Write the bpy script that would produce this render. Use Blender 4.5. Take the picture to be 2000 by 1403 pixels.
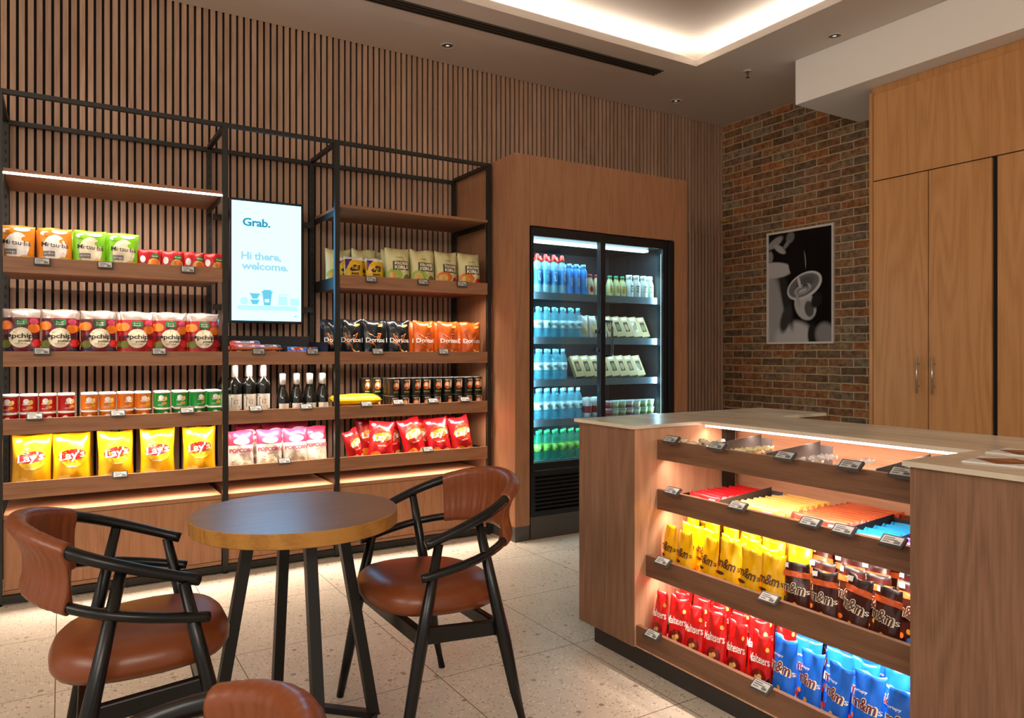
import bpy, bmesh, math, random
from mathutils import Vector, Matrix
R = math.radians; PI = math.pi
for o in list(bpy.data.objects): bpy.data.objects.remove(o)
S = bpy.context.scene; COL = S.collection
rnd = random.Random(7)

# ---------------------------------------------------------------- camera, world, exposure
cd = bpy.data.cameras.new('camera'); cam = bpy.data.objects.new('camera', cd); COL.objects.link(cam)
cam.location = (0, 0, 1.25); cam.rotation_euler = (R(90), 0, -R(31.5))
cd.sensor_width = 36; cd.lens = 36*1436/2000; cd.shift_y = (701.5-689)/2000*-1; cd.clip_start = .02
S.camera = cam
S.view_settings.view_transform = 'Standard'; S.view_settings.look = 'None'
S.view_settings.exposure = 0.0; S.view_settings.gamma = 1
w = bpy.data.worlds.new('world'); S.world = w; w.use_nodes = True
w.node_tree.nodes['Background'].inputs[0].default_value = (1, .88, .78, 1)
w.node_tree.nodes['Background'].inputs[1].default_value = .72

def area(name, loc, rot, sx, sy, power, col, spread=180):
    l = bpy.data.lights.new(name, 'AREA'); l.shape = 'RECTANGLE'; l.size = sx; l.size_y = sy
    l.energy = power; l.color = col; l.spread = R(spread)
    o = bpy.data.objects.new(name, l); COL.objects.link(o); o.location = loc; o.rotation_euler = rot
    return o
WARM = (1, .88, .76); LED = (1, .83, .70); COVE = (1, .92, .83)
# LED lines lying on the ceiling lip, shining up into the raised bay
area('cove_light', (.9, 4.09, 3.45), (R(180), 0, 0), 6.3, .03, 20, COVE)
area('cove_light', (4.17, 1.3, 3.45), (R(180), 0, R(90)), 5.5, .03, 18, COVE)
area('cove_light', (.9, -1.49, 3.45), (R(180), 0, 0), 6.3, .03, 20, COVE)
area('cove_light', (-2.29, 1.3, 3.45), (R(180), 0, R(90)), 5.5, .03, 18, COVE)
# added soft fill lamps, out of view behind and left of the camera
area('fill_light', (-1.2, -2.6, 3.3), (R(28), 0, R(-18)), 3.0, 1.2, 170, (1, .88, .76))
area('fill_light', (-3.3, .9, 3.1), (0, R(-62), 0), 1.0, 3.0, 75, (1, .89, .78))

# ---------------------------------------------------------------- materials
def lin(c):
    if isinstance(c, str):
        c = tuple(int(c[i:i+2], 16)/255 for i in (0, 2, 4))
    return tuple((x/12.92 if x <= .04045 else ((x+.055)/1.055)**2.4) for x in c)
MATS = {}
def mat(name, col='808080', rough=.5, metal=0, emit=0, alpha=1, coat=0, bump=0, bscale=60, spec=.5, ecol=None):
    if name in MATS: return MATS[name]
    m = bpy.data.materials.new(name); m.use_nodes = True; nt = m.node_tree; b = nt.nodes['Principled BSDF']
    c = lin(col); b.inputs['Base Color'].default_value = (*c, 1); b.inputs['Roughness'].default_value = rough
    b.inputs['Metallic'].default_value = metal; b.inputs['Coat Weight'].default_value = coat
    b.inputs['Specular IOR Level'].default_value = spec
    b.inputs['Alpha'].default_value = alpha
    if emit:
        b.inputs['Emission Color'].default_value = (*(ecol or c), 1); b.inputs['Emission Strength'].default_value = emit
    if bump:
        n = nt.nodes.new('ShaderNodeTexNoise'); n.inputs['Scale'].default_value = bscale; n.inputs['Detail'].default_value = 3
        tc = nt.nodes.new('ShaderNodeTexCoord'); nt.links.new(tc.outputs['Object'], n.inputs['Vector'])
        bu = nt.nodes.new('ShaderNodeBump'); bu.inputs['Strength'].default_value = bump; bu.inputs['Distance'].default_value = .004
        nt.links.new(n.outputs['Fac'], bu.inputs['Height']); nt.links.new(bu.outputs[0], b.inputs['Normal'])
    MATS[name] = m; return m
def nodes(m):
    nt = m.node_tree
    def N(t, **kw):
        n = nt.nodes.new(t)
        for k, v in kw.items():
            if k.startswith('i_'): n.inputs[k[2:].replace('_', ' ')].default_value = v
            else: setattr(n, k, v)
        return n
    return nt, N, nt.nodes['Principled BSDF'], nt.links.new
def ramp(N, stops):
    r = N('ShaderNodeValToRGB'); e = r.color_ramp.elements
    while len(e) > 1: e.remove(e[-1])
    e[0].position = stops[0][0]; e[0].color = (*lin(stops[0][1]), 1)
    for p, c in stops[1:]:
        x = e.new(p); x.color = (*lin(c), 1)
    return r
def wood(name, light, dark, axis='z', rough=.5, scale=1.0, vary=0, cathedral=.5, spec=.35):
    """veneer with fine straight pores and broad cathedral figure, grain along axis"""
    if name in MATS: return MATS[name]
    m = mat(name, light, rough, spec=spec); nt, N, b, L = nodes(m)
    tc = N('ShaderNodeTexCoord'); mp = N('ShaderNodeMapping')
    s = {'x': (.6, 14, 14), 'y': (14, .6, 14), 'z': (14, 14, .6)}[axis]
    mp.inputs['Scale'].default_value = [v*scale for v in s]; L(tc.outputs['Object'], mp.inputs['Vector'])
    n1 = N('ShaderNodeTexNoise', i_Scale=9.0, i_Detail=5.0, i_Roughness=.65); L(mp.outputs[0], n1.inputs['Vector'])
    mp2 = N('ShaderNodeMapping'); s2 = {'x': (.22, 2.2, 2.2), 'y': (2.2, .22, 2.2), 'z': (2.2, 2.2, .22)}[axis]
    mp2.inputs['Scale'].default_value = [v*scale for v in s2]; L(tc.outputs['Object'], mp2.inputs['Vector'])
    n2 = N('ShaderNodeTexNoise', i_Scale=3.2, i_Detail=1.0, i_Distortion=.3); L(mp2.outputs[0], n2.inputs['Vector'])
    mu = N('ShaderNodeMath', operation='MULTIPLY'); mu.inputs[1].default_value = 14; L(n2.outputs['Fac'], mu.inputs[0])
    pp = N('ShaderNodeMath', operation='PINGPONG'); pp.inputs[1].default_value = 1; L(mu.outputs[0], pp.inputs[0])
    mx = N('ShaderNodeMix'); mx.data_type = 'FLOAT'; mx.inputs[0].default_value = cathedral
    L(n1.outputs['Fac'], mx.inputs[2]); L(pp.outputs[0], mx.inputs[3])
    rp = ramp(N, [(.25, dark), (.62, light)]); L(mx.outputs[0], rp.inputs[0]); last = rp.outputs[0]
    if vary:   # per-slat tone, keyed on the slat pitch
        sx = N('ShaderNodeSeparateXYZ'); L(tc.outputs['Object'], sx.inputs[0])
        d = N('ShaderNodeMath', operation='DIVIDE'); d.inputs[1].default_value = .042; L(sx.outputs['X'], d.inputs[0])
        f = N('ShaderNodeMath', operation='FLOOR'); L(d.outputs[0], f.inputs[0])
        wn = N('ShaderNodeTexWhiteNoise'); wn.noise_dimensions = '1D'; L(f.outputs[0], wn.inputs['W'])
        mr = N('ShaderNodeMapRange'); mr.inputs['To Min'].default_value = 1-vary; mr.inputs['To Max'].default_value = 1+vary
        L(wn.outputs['Value'], mr.inputs['Value'])
        hs = N('ShaderNodeHueSaturation'); L(last, hs.inputs['Color']); L(mr.outputs[0], hs.inputs['Value']); last = hs.outputs[0]
    L(last, b.inputs['Base Color'])
    bu = N('ShaderNodeBump'); bu.inputs['Strength'].default_value = .12; bu.inputs['Distance'].default_value = .002
    L(n1.outputs['Fac'], bu.inputs['Height']); L(bu.outputs[0], b.inputs['Normal'])
    return m
W_SLAT = wood('walnut_slat', 'B5937A', '9C785F', 'z', .55, vary=.12, cathedral=.2)
W_V = wood('walnut_vertical', 'A67654', '8C5F42', 'z', .45, cathedral=.16)
W_X = wood('walnut_along_shelf', 'A07252', '80573C', 'x', .45, cathedral=.2)
W_CV = wood('counter_walnut_vertical', '85624A', '6B4B36', 'z', .45, cathedral=.2)
W_CY = wood('counter_walnut_along', '7A563E', '5F412D', 'y', .45, cathedral=.2)
W_CIN = wood('counter_inner_veneer', 'C79A78', 'AF8262', 'z', .5, cathedral=.25)
W_CINY = wood('counter_back_veneer', 'C99B78', 'B08160', 'y', .5, cathedral=.3)
W_OAK = wood('oak_vertical', 'C28B55', 'AD7743', 'z', .42, cathedral=.28, scale=.8)
W_TOP = wood('table_top_wood', '8A6A52', '6A4E3C', 'x', .34, scale=1.4, cathedral=.15, spec=.6); W_TOP.node_tree.nodes['Principled BSDF'].inputs['Coat Weight'].default_value = .55; W_TOP.node_tree.nodes['Principled BSDF'].inputs['Coat Roughness'].default_value = .32
W_EDGE = wood('table_edge_wood', 'B07D38', '936226', 'x', .45, cathedral=.3)
M_BLACK = mat('black_steel', '26241F', .45, .3)
M_DARK = mat('dark_gap', '120D0A', .8)
M_PLINTH = mat('dark_grey_plinth', '4A4642', .5)
M_LACQ = mat('black_lacquered_wood', '080808', .30, spec=.42, bump=.05, bscale=30)
M_LEATH = mat('cognac_leather', '7C3F1D', .33, bump=.2, bscale=26, spec=.5)
M_CEIL = mat('ceiling_paint', 'D8CCC0', .85)
M_SOFF = mat('soffit_paint', 'EDE6DC', .85)
M_WHITE = mat('white_plastic', 'E8E6E2', .4)
M_LED = mat('led_diffuser', 'FFFFFF', .5, emit=4, ecol=(1, .86, .72))
M_CHROME = mat('brushed_steel', 'C9C4BB', .25, 1)
M_TAGH = mat('tag_holder_plastic', '4A4847', .2, .2)
M_TAGD = mat('tag_display', 'BDBCB6', .25)
M_TAGT = mat('tag_ink', '5A5A58', .6)
M_CARD = mat('matt_black_card', '17161A', .6)
def stone():
    m = mat('stone_worktop', 'C9BBA2', .22, spec=.4); nt, N, b, L = nodes(m)
    tc = N('ShaderNodeTexCoord'); mp = N('ShaderNodeMapping'); mp.inputs['Scale'].default_value = (2.2, .7, 1); L(tc.outputs['Object'], mp.inputs[0])
    n = N('ShaderNodeTexNoise', i_Scale=2.2, i_Detail=4.0, i_Distortion=1.2); L(mp.outputs[0], n.inputs['Vector'])
    r = ramp(N, [(.3, 'B9AC96'), (.5, 'CFC4AF'), (.7, 'D8CFBD')]); L(n.outputs['Fac'], r.inputs[0]); L(r.outputs[0], b.inputs['Base Color']); return m
M_STONE = stone()
def terrazzo():
    m = mat('terrazzo_tiles', 'C9BBA8', .32, spec=.35); nt, N, b, L = nodes(m)
    tc = N('ShaderNodeTexCoord')
    v = N('ShaderNodeTexVoronoi', i_Scale=95.0); L(tc.outputs['Object'], v.inputs['Vector'])
    v2 = N('ShaderNodeTexVoronoi', i_Scale=30.0); L(tc.outputs['Object'], v2.inputs['Vector'])
    n = N('ShaderNodeTexNoise', i_Scale=3.0, i_Detail=5.0); L(tc.outputs['Object'], n.inputs['Vector'])
    base = ramp(N, [(.3, 'CCC1AD'), (.7, 'D8CDBA')]); L(n.outputs['Fac'], base.inputs[0])
    def chips(vor, th, rr, col, lo):
        lt = N('ShaderNodeMath', operation='LESS_THAN'); lt.inputs[1].default_value = th; L(vor.outputs['Distance'], lt.inputs[0])
        sc = N('ShaderNodeSeparateColor'); L(vor.outputs['Color'], sc.inputs[0])
        l2 = N('ShaderNodeMath', operation='LESS_THAN' if lo else 'GREATER_THAN'); l2.inputs[1].default_value = rr; L(sc.outputs[0], l2.inputs[0])
        mu = N('ShaderNodeMath', operation='MULTIPLY'); L(lt.outputs[0], mu.inputs[0]); L(l2.outputs[0], mu.inputs[1]); return mu, col
    last = base.outputs[0]
    for mu, col in (chips(v, .38, .22, 'A08F7A', True), chips(v, .4, .86, 'EAE2D6', False), chips(v2, .30, .09, '9A8974', True)):
        mx = N('ShaderNodeMix'); mx.data_type = 'RGBA'; L(mu.outputs[0], mx.inputs[0]); L(last, mx.inputs[6]); mx.inputs[7].default_value = (*lin(col), 1); last = mx.outputs[2]
    mp = N('ShaderNodeMapping'); mp.inputs['Location'].default_value = (.02, -1.92+.631*20, 0); L(tc.outputs['Object'], mp.inputs[0])
    br = N('ShaderNodeTexBrick'); br.offset = 0; br.squash = 1
    br.inputs['Scale'].default_value = 1; br.inputs['Brick Width'].default_value = .631; br.inputs['Row Height'].default_value = .631
    br.inputs['Mortar Size'].default_value = .0018; br.inputs['Mortar Smooth'].default_value = 0
    L(mp.outputs[0], br.inputs['Vector'])
    mx = N('ShaderNodeMix'); mx.data_type = 'RGBA'; L(br.outputs['Fac'], mx.inputs[0]); L(last, mx.inputs[6]); mx.inputs[7].default_value = (*lin('5A4E42'), 1)
    L(mx.outputs[2], b.inputs['Base Color']); return m
def bricks():
    m = mat('old_brick', '7A4A30', .85); nt, N, b, L = nodes(m)
    tc = N('ShaderNodeTexCoord'); sx = N('ShaderNodeSeparateXYZ'); L(tc.outputs['Object'], sx.inputs[0])
    cb = N('ShaderNodeCombineXYZ'); L(sx.outputs['Y'], cb.inputs['X']); L(sx.outputs['Z'], cb.inputs['Y'])
    nz = N('ShaderNodeTexNoise', i_Scale=11.0, i_Detail=3.0); L(tc.outputs['Object'], nz.inputs['Vector'])
    ma = N('ShaderNodeVectorMath', operation='MULTIPLY_ADD'); ma.inputs[1].default_value = (.016, .016, 0); L(nz.outputs['Color'], ma.inputs[0]); L(cb.outputs[0], ma.inputs[2])
    br = N('ShaderNodeTexBrick'); br.offset = .5
    br.inputs['Scale'].default_value = 1; br.inputs['Brick Width'].default_value = .225; br.inputs['Row Height'].default_value = .0672
    br.inputs['Mortar Size'].default_value = .0055; br.inputs['Mortar Smooth'].default_value = .25
    br.inputs['Color1'].default_value = (0, 0, 0, 1); br.inputs['Color2'].default_value = (1, 1, 1, 1); br.inputs['Mortar'].default_value = (.5, .5, .5, 1)
    L(ma.outputs[0], br.inputs['Vector'])
    r = ramp(N, [(0, '7A5C40'), (.2, 'AA744A'), (.38, '8A705A'), (.5, 'C27A44'), (.62, '7C6248'), (.8, '9C8468'), (1, 'B07C50')]); L(br.outputs['Color'], r.inputs[0])
    n2 = N('ShaderNodeTexNoise', i_Scale=28.0, i_Detail=4.0); L(tc.outputs['Object'], n2.inputs['Vector'])
    rr = ramp(N, [(.3, 'A0A09A'), (.7, 'FFFFFF')]); L(n2.outputs['Fac'], rr.inputs[0])
    mm = N('ShaderNodeMix'); mm.data_type = 'RGBA'; mm.blend_type = 'MULTIPLY'; mm.inputs[0].default_value = 1; L(r.outputs[0], mm.inputs[6]); L(rr.outputs[0], mm.inputs[7])
    mx = N('ShaderNodeMix'); mx.data_type = 'RGBA'; L(br.outputs['Fac'], mx.inputs[0]); L(mm.outputs[2], mx.inputs[6]); mx.inputs[7].default_value = (*lin('BCA680'), 1)
    L(mx.outputs[2], b.inputs['Base Color'])
    iv = N('ShaderNodeMath', operation='SUBTRACT'); iv.inputs[0].default_value = 1; L(br.outputs['Fac'], iv.inputs[1])
    ad = N('ShaderNodeMath', operation='MULTIPLY_ADD'); ad.inputs[1].default_value = .25; L(n2.outputs['Fac'], ad.inputs[0]); L(iv.outputs[0], ad.inputs[2])
    bu = N('ShaderNodeBump'); bu.inputs['Strength'].default_value = .7; bu.inputs['Distance'].default_value = .008
    L(ad.outputs[0], bu.inputs['Height']); L(bu.outputs[0], b.inputs['Normal']); return m
def glass(name, tint='DDF2F4', refl=.06):
    m = bpy.data.materials.new(name); m.use_nodes = True; nt = m.node_tree; nt.nodes.clear()
    o = nt.nodes.new('ShaderNodeOutputMaterial'); mx = nt.nodes.new('ShaderNodeMixShader'); t = nt.nodes.new('ShaderNodeBsdfTransparent')
    g = nt.nodes.new('ShaderNodeBsdfGlossy'); g.inputs['Roughness'].default_value = .02; t.inputs[0].default_value = (*lin(tint), 1)
    mx.inputs[0].default_value = refl; nt.links.new(t.outputs[0], mx.inputs[1]); nt.links.new(g.outputs[0], mx.inputs[2]); nt.links.new(mx.outputs[0], o.inputs[0])
    MATS[name] = m; return m

# ---------------------------------------------------------------- mesh helpers
class MB:
    def __init__(s): s.v = []; s.f = []; s.m = []; s.mats = []; s.smooth = []
    def mi(s, m):
        if m not in s.mats: s.mats.append(m)
        return s.mats.index(m)
    def add(s, vs, fs, m, sm=False):
        k = len(s.v); s.v += [tuple(v) for v in vs]; i = s.mi(m)
        for f in fs: s.f.append(tuple(a+k for a in f)); s.m.append(i); s.smooth.append(sm)
    def box(s, x0, y0, z0, x1, y1, z1, m):
        if x0 > x1: x0, x1 = x1, x0
        if y0 > y1: y0, y1 = y1, y0
        if z0 > z1: z0, z1 = z1, z0
        v = [(x0,y0,z0),(x1,y0,z0),(x1,y1,z0),(x0,y1,z0),(x0,y0,z1),(x1,y0,z1),(x1,y1,z1),(x0,y1,z1)]
        s.add(v, [(0,3,2,1),(4,5,6,7),(0,1,5,4),(1,2,6,5),(2,3,7,6),(3,0,4,7)], m)
    def bar(s, a, b, wa, ta, wb, tb, m, up=(0,0,1)):
        """tapered square bar from a to b"""
        a = Vector(a); b = Vector(b); d = (b-a).normalized(); u = Vector(up)
        if abs(d.dot(u)) > .95: u = Vector((1,0,0))
        x = d.cross(u).normalized(); y = x.cross(d).normalized(); v = []
        for p, w_, t_ in ((a, wa, ta), (b, wb, tb)):
            for i, j in ((-1,-1),(1,-1),(1,1),(-1,1)): v.append(p+x*i*w_/2+y*j*t_/2)
        s.add(v, [(3,2,1,0),(4,5,6,7),(0,1,5,4),(1,2,6,5),(2,3,7,6),(3,0,4,7)], m)
    def tube(s, pts, rad, m, n=12, flat=1.0, cap=True):
        """sweep; rad may be list; flat scales the cross-section vertically"""
        P = [Vector(p) for p in pts]; rs = rad if isinstance(rad, (list, tuple)) else [rad]*len(P); v = []; f = []
        for i, p in enumerate(P):
            d = (P[min(i+1, len(P)-1)]-P[max(i-1, 0)]).normalized(); u = Vector((0,0,1))
            if abs(d.dot(u)) > .97: u = Vector((0,1,0))
            x = d.cross(u).normalized(); y = x.cross(d).normalized()
            for k in range(n):
                a = 2*PI*k/n; v.append(p+x*math.cos(a)*rs[i]+y*math.sin(a)*rs[i]*flat)
        for i in range(len(P)-1):
            for k in range(n): f.append((i*n+k, i*n+(k+1)%n, (i+1)*n+(k+1)%n, (i+1)*n+k))
        if cap: f.append(tuple(range(n-1, -1, -1))); f.append(tuple((len(P)-1)*n+k for k in range(n)))
        s.add(v, f, m, True)
    def lathe(s, prof, c=(0,0,0), n=20):
        """prof: list of (r, z, material of the segment that starts here)"""
        v = []; cx, cy, cz = c
        for r, z, *_ in prof:
            for k in range(n): v.append((cx+r*math.cos(2*PI*k/n), cy+r*math.sin(2*PI*k/n), cz+z))
        base = len(s.v); s.v += v
        for i in range(len(prof)-1):
            mi = s.mi(prof[i][2])
            for k in range(n):
                s.f.append(tuple(base+q for q in (i*n+k, i*n+(k+1)%n, (i+1)*n+(k+1)%n, (i+1)*n+k))); s.m.append(mi); s.smooth.append(True)
        for i, rev in ((0, True), (len(prof)-1, False)):
            if prof[i][0] > 1e-4:
                q = [base+i*n+k for k in range(n)]
                s.f.append(tuple(q[::-1] if rev else q)); s.m.append(s.mi(prof[min(i, len(prof)-2)][2])); s.smooth.append(False)
    def mesh(s, name):
        me = bpy.data.meshes.new(name); me.from_pydata(s.v, [], s.f)
        for m in s.mats: me.materials.append(m)
        me.polygons.foreach_set('material_index', s.m); me.polygons.foreach_set('use_smooth', s.smooth)
        me.update(); return me
    def obj(s, name, parent=None, bevel=0, loc=None):
        o = bpy.data.objects.new(name, s.mesh(name)); COL.objects.link(o)
        if parent: o.parent = parent
        if loc: o.location = loc
        if bevel:
            b = o.modifiers.new('bevel', 'BEVEL'); b.width = bevel; b.segments = 2; b.limit_method = 'ANGLE'; b.angle_limit = R(40)
        return o
def tag(o, label=None, cat=None, group=None, kind=None):
    if label: o['label'] = label
    if cat: o['category'] = cat
    if group: o['group'] = group
    if kind: o['kind'] = kind
    return o
def struct(o): o['kind'] = 'structure'; return o
def empty(name, loc=(0,0,0), rz=0):
    o = bpy.data.objects.new(name, None); COL.objects.link(o); o.location = loc; o.rotation_euler = (0,0,rz); o.empty_display_size = .05; return o
def bx(name, parent, b, m, bevel=0, label=None):
    mb = MB(); mb.box(*b, m); o = mb.obj(name, parent, bevel)
    if label: o['label'] = label
    return o
def dup(o, loc, rz=None, label=None, group=None, tilt=None):
    """copy a thing, its parts and their sub-parts; meshes shared"""
    c = o.copy(); COL.objects.link(c); c.location = loc
    if rz is not None: c.rotation_euler = (tilt or 0, 0, rz)
    elif tilt is not None: c.rotation_euler = (tilt, 0, o.rotation_euler[2])
    if label: c['label'] = label
    if group: c['group'] = group
    for ch in list(o.children):
        d = ch.copy(); COL.objects.link(d); d.parent = c
        for g in list(ch.children):
            e = g.copy(); COL.objects.link(e); e.parent = d
    return c
ORD = ['first','second','third','fourth','fifth','sixth','seventh','eighth','ninth','tenth','eleventh','twelfth','thirteenth','fourteenth','fifteenth','sixteenth']
TXT = {}
def text2d(s, bold=.012):
    """(verts, faces) of a string, cap height 1, centred"""
    if (s, bold) in TXT: return TXT[(s, bold)]
    cu = bpy.data.curves.new('t', 'FONT'); cu.body = s; cu.size = 1; cu.resolution_u = 2; cu.offset = bold; cu.space_character = .95
    o = bpy.data.objects.new('t', cu); COL.objects.link(o)
    dg = bpy.context.evaluated_depsgraph_get(); me = bpy.data.meshes.new_from_object(o.evaluated_get(dg))
    v = [(p.co.x, p.co.y) for p in me.vertices]; f = [tuple(p.vertices) for p in me.polygons]
    bpy.data.objects.remove(o); bpy.data.curves.remove(cu); bpy.data.meshes.remove(me)
    x0 = min(p[0] for p in v); x1 = max(p[0] for p in v)
    v = [((a-(x0+x1)/2)/.72, (b-.36)/.72) for a, b in v]
    TXT[(s, bold)] = (v, f, (x1-x0)/.72); return TXT[(s, bold)]
def put_text(mb, s, cx, cz, hgt, m, surf, width=None, rot=0, bold=.012, arc=0, shear=0):
    v, f, wd = text2d(s, bold); sx = (width/wd if width else hgt); C, Sn = math.cos(rot), math.sin(rot); o = []
    for a, b in v:
        x = a*sx; z = b*hgt+shear*x; z += -arc*x*x
        x += shear*.3*b*hgt
        X = cx+x*C-z*Sn; Z = cz+x*Sn+z*C; o.append(surf(X, Z))
    mb.add(o, f, m)
def put_poly(mb, pts, m, surf):
    """convex outline filled as rings about its centre so that it follows the surface"""
    cx = sum(p[0] for p in pts)/len(pts); cz = sum(p[1] for p in pts)/len(pts); n = len(pts); v = [surf(cx, cz)]; f = []
    rings = (.35, .7, 1)
    for r in rings:
        for p in pts: v.append(surf(cx+(p[0]-cx)*r, cz+(p[1]-cz)*r))
    for k in range(n): f.append((0, 1+k, 1+(k+1) % n))
    for q in range(2):
        for k in range(n): f.append((1+q*n+k, 1+(q+1)*n+k, 1+(q+1)*n+(k+1) % n, 1+q*n+(k+1) % n))
    mb.add(v, f, m)
def ell(cx, cz, rx, rz, n=20, rot=0):
    return [(cx+rx*math.cos(a)*math.cos(rot)-rz*math.sin(a)*math.sin(rot), cz+rx*math.cos(a)*math.sin(rot)+rz*math.sin(a)*math.cos(rot)) for a in [2*PI*k/n for k in range(n)]]
def rect(x0, z0, x1, z1, n=5):
    p = [(x0+(x1-x0)*k/n, z0) for k in range(n)]+[(x1, z0+(z1-z0)*k/n) for k in range(n)]
    p += [(x1-(x1-x0)*k/n, z1) for k in range(n)]+[(x0, z1-(z1-z0)*k/n) for k in range(n)]; return p

# ---------------------------------------------------------------- room shell
H = 3.42; YW = 4.96; XB = 5.41
mb = MB(); mb.box(-3.5, -4, -.05, XB+.2, YW+.3, 0, terrazzo()); struct(mb.obj('floor'))
mb = MB(); mb.box(-3.5, YW+.020, 0, XB, YW+.25, H+.3, M_DARK); x = -3.486+.0065
while x < XB-.03:
    mb.box(x, YW, 0, x+.0278, YW+.022, H, W_SLAT); x += .042
mb.box(x, YW, 0, XB, YW+.018, H, W_SLAT)
struct(mb.obj('wall_back'))
# slat cladding right of the fridge housing stands a little forward below head height
mb = MB(); x = 4.11
while x < XB-.03:
    mb.box(x, YW-.016, 0, x+.0278, YW-.0005, 2.36, W_SLAT); x += .042
mb.box(4.10, YW-.006, 0, XB, YW-.0006, 2.36, M_DARK); struct(mb.obj('trim_1'))
mb = MB(); mb.box(XB, -4, 0, XB+.25, YW+.25, H+.3, bricks()); struct(mb.obj('wall_right'))
mb = MB()   # lowered ceiling with a rectangular opening, raised bay above it
X0, X1, Y0, Y1 = -2.2, 4.09, -1.4, 4.01
mb.box(-3.5, Y1, H, XB, YW, H+.02, M_CEIL); mb.box(-3.5, -4, H, XB, Y0, H+.02, M_CEIL)
mb.box(-3.5, Y0, H, X0, Y1, H+.02, M_CEIL); mb.box(X1, Y0, H, XB, Y1, H+.02, M_CEIL)
mb.box(-3.5, -4, H+.16, XB, YW+.2, H+.20, M_CEIL)
mb.box(-3.5, Y1+.2, H+.02, XB, Y1+.24, H+.16, M_CEIL); mb.box(X1+.2, -4, H+.02, X1+.24, Y1+.2, H+.16, M_CEIL)
mb.box(-3.5, Y0-.24, H+.02, X1+.2, Y0-.2, H+.16, M_CEIL); mb.box(X0-.24, Y0-.2, H+.02, X0-.2, Y1+.2, H+.16, M_CEIL)
for b in ((X0, Y1, X1, Y1+.02), (X1, Y0, X1+.02, Y1+.02), (X0, Y0-.02, X1, Y0), (X0-.02, Y0, X0, Y1)): mb.box(b[0], b[1], H+.02, b[2], b[3], H+.045, M_CEIL)
struct(mb.obj('ceiling'))
mb = MB()   # thin step added round the opening, its edge standing in for a shade line
DX, DY = 4.262, 4.462
mb.box(-3.5, Y1, H-.006, DX, DY, H-.0005, M_CEIL); mb.box(X1, Y0, H-.006, DX, Y1, H-.0005, M_CEIL); struct(mb.obj('trim_2'))
mb = MB(); mb.box(4.648, -4, 3.09, XB-.001, 3.555, H-.001, M_SOFF); struct(mb.obj('trim_3'))
# linear air diffuser let into the added step
v = empty('air_diffuser', (1.2, 4.25, H-.006)); tag(v, 'long black slotted air diffuser set in the ceiling beside the lit recess', 'ceiling vent')
bx('backing', v, (-1.9, -.052, -.003, 2.735, .052, -.0005), M_DARK)
for y in (-.05, -.017, .017, .05): bx('slat', v, (-1.9, y-.0035, -.010, 2.735, y+.0035, -.0035), mat('vent_slat', '4A3F36', .5))
def downlight(x, y, lab):
    e = empty('downlight', (x, y, H)); tag(e, lab, 'ceiling light', 'recessed ceiling downlights')
    m = MB(); m.lathe([(.052,-.001,M_CEIL),(.052,-.006,M_CEIL),(.043,-.006,M_CEIL),(.040,-.001,M_CEIL)], n=24); m.obj('trim_ring', e)
    m = MB(); m.lathe([(.040,-.001,mat('baffle_grey','8A7C70',.5)),(.030,-.0015,mat('baffle_dark','5A4C42',.5)),(.012,-.0018,M_DARK)], n=20); m.obj('baffle', e)
    m = MB(); m.lathe([(.0,-.004,mat('lamp_lens','F5E8D8',.3,emit=.5)),(.012,-.003,MATS['lamp_lens']),(.013,-.0019,MATS['lamp_lens'])], n=14); m.obj('lamp', e)
    l = bpy.data.lights.new('downlight_beam', 'SPOT'); l.energy = 12 if y > 4 else 8; l.color = WARM; l.spot_size = R(64 if y > 4 else 40); l.spot_blend = 1; l.shadow_soft_size = .04
    o = bpy.data.objects.new('downlight_beam', l); COL.objects.link(o); o.location = (x, y, H-.02)
downlight(2.325, 4.665, 'round ceiling downlight above the shelving, between vent and slatted wall')
downlight(4.513, 4.663, 'small round ceiling downlight near the corner of slatted and brick walls')
downlight(4.513, 3.138, 'round ceiling downlight beside the pale soffit')
for x, y in ((.14, 4.665), (-1.9, 4.665)):
    l = bpy.data.lights.new('downlight_beam', 'SPOT'); l.energy = 12; l.color = WARM; l.spot_size = R(64); l.spot_blend = 1; l.shadow_soft_size = .04
    o = bpy.data.objects.new('downlight_beam', l); COL.objects.link(o); o.location = (x, y, H-.02)
e = empty('sprinkler', (4.50, 3.875, H)); tag(e, 'small brass sprinkler head hanging from the ceiling in front of the brick wall', 'sprinkler')
m = MB(); BR = mat('dull_brass', '6A5A3A', .4, .8); m.lathe([(.032,-.001,M_CEIL),(.032,-.005,M_CEIL),(.012,-.007,M_CEIL)]); m.obj('escutcheon', e)
m = MB(); m.lathe([(.009,-.006,BR),(.009,-.03,BR),(.004,-.034,BR),(.004,-.05,BR),(.014,-.052,BR),(.014,-.055,BR)]); m.obj('nozzle', e)
# small mustard hook high in the corner
m = MB(); m.tube([(0,0,0),(-.03,0,.004),(-.07,.0,.002),(-.085,0,.012)], [.012,.013,.010,.004], mat('mustard_plastic','B98A1E',.5)); o = m.obj('wall_hook', loc=(XB-.001, 4.90, 2.50)); tag(o, 'small mustard yellow hook high in the corner of the brick wall', 'hook')

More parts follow.
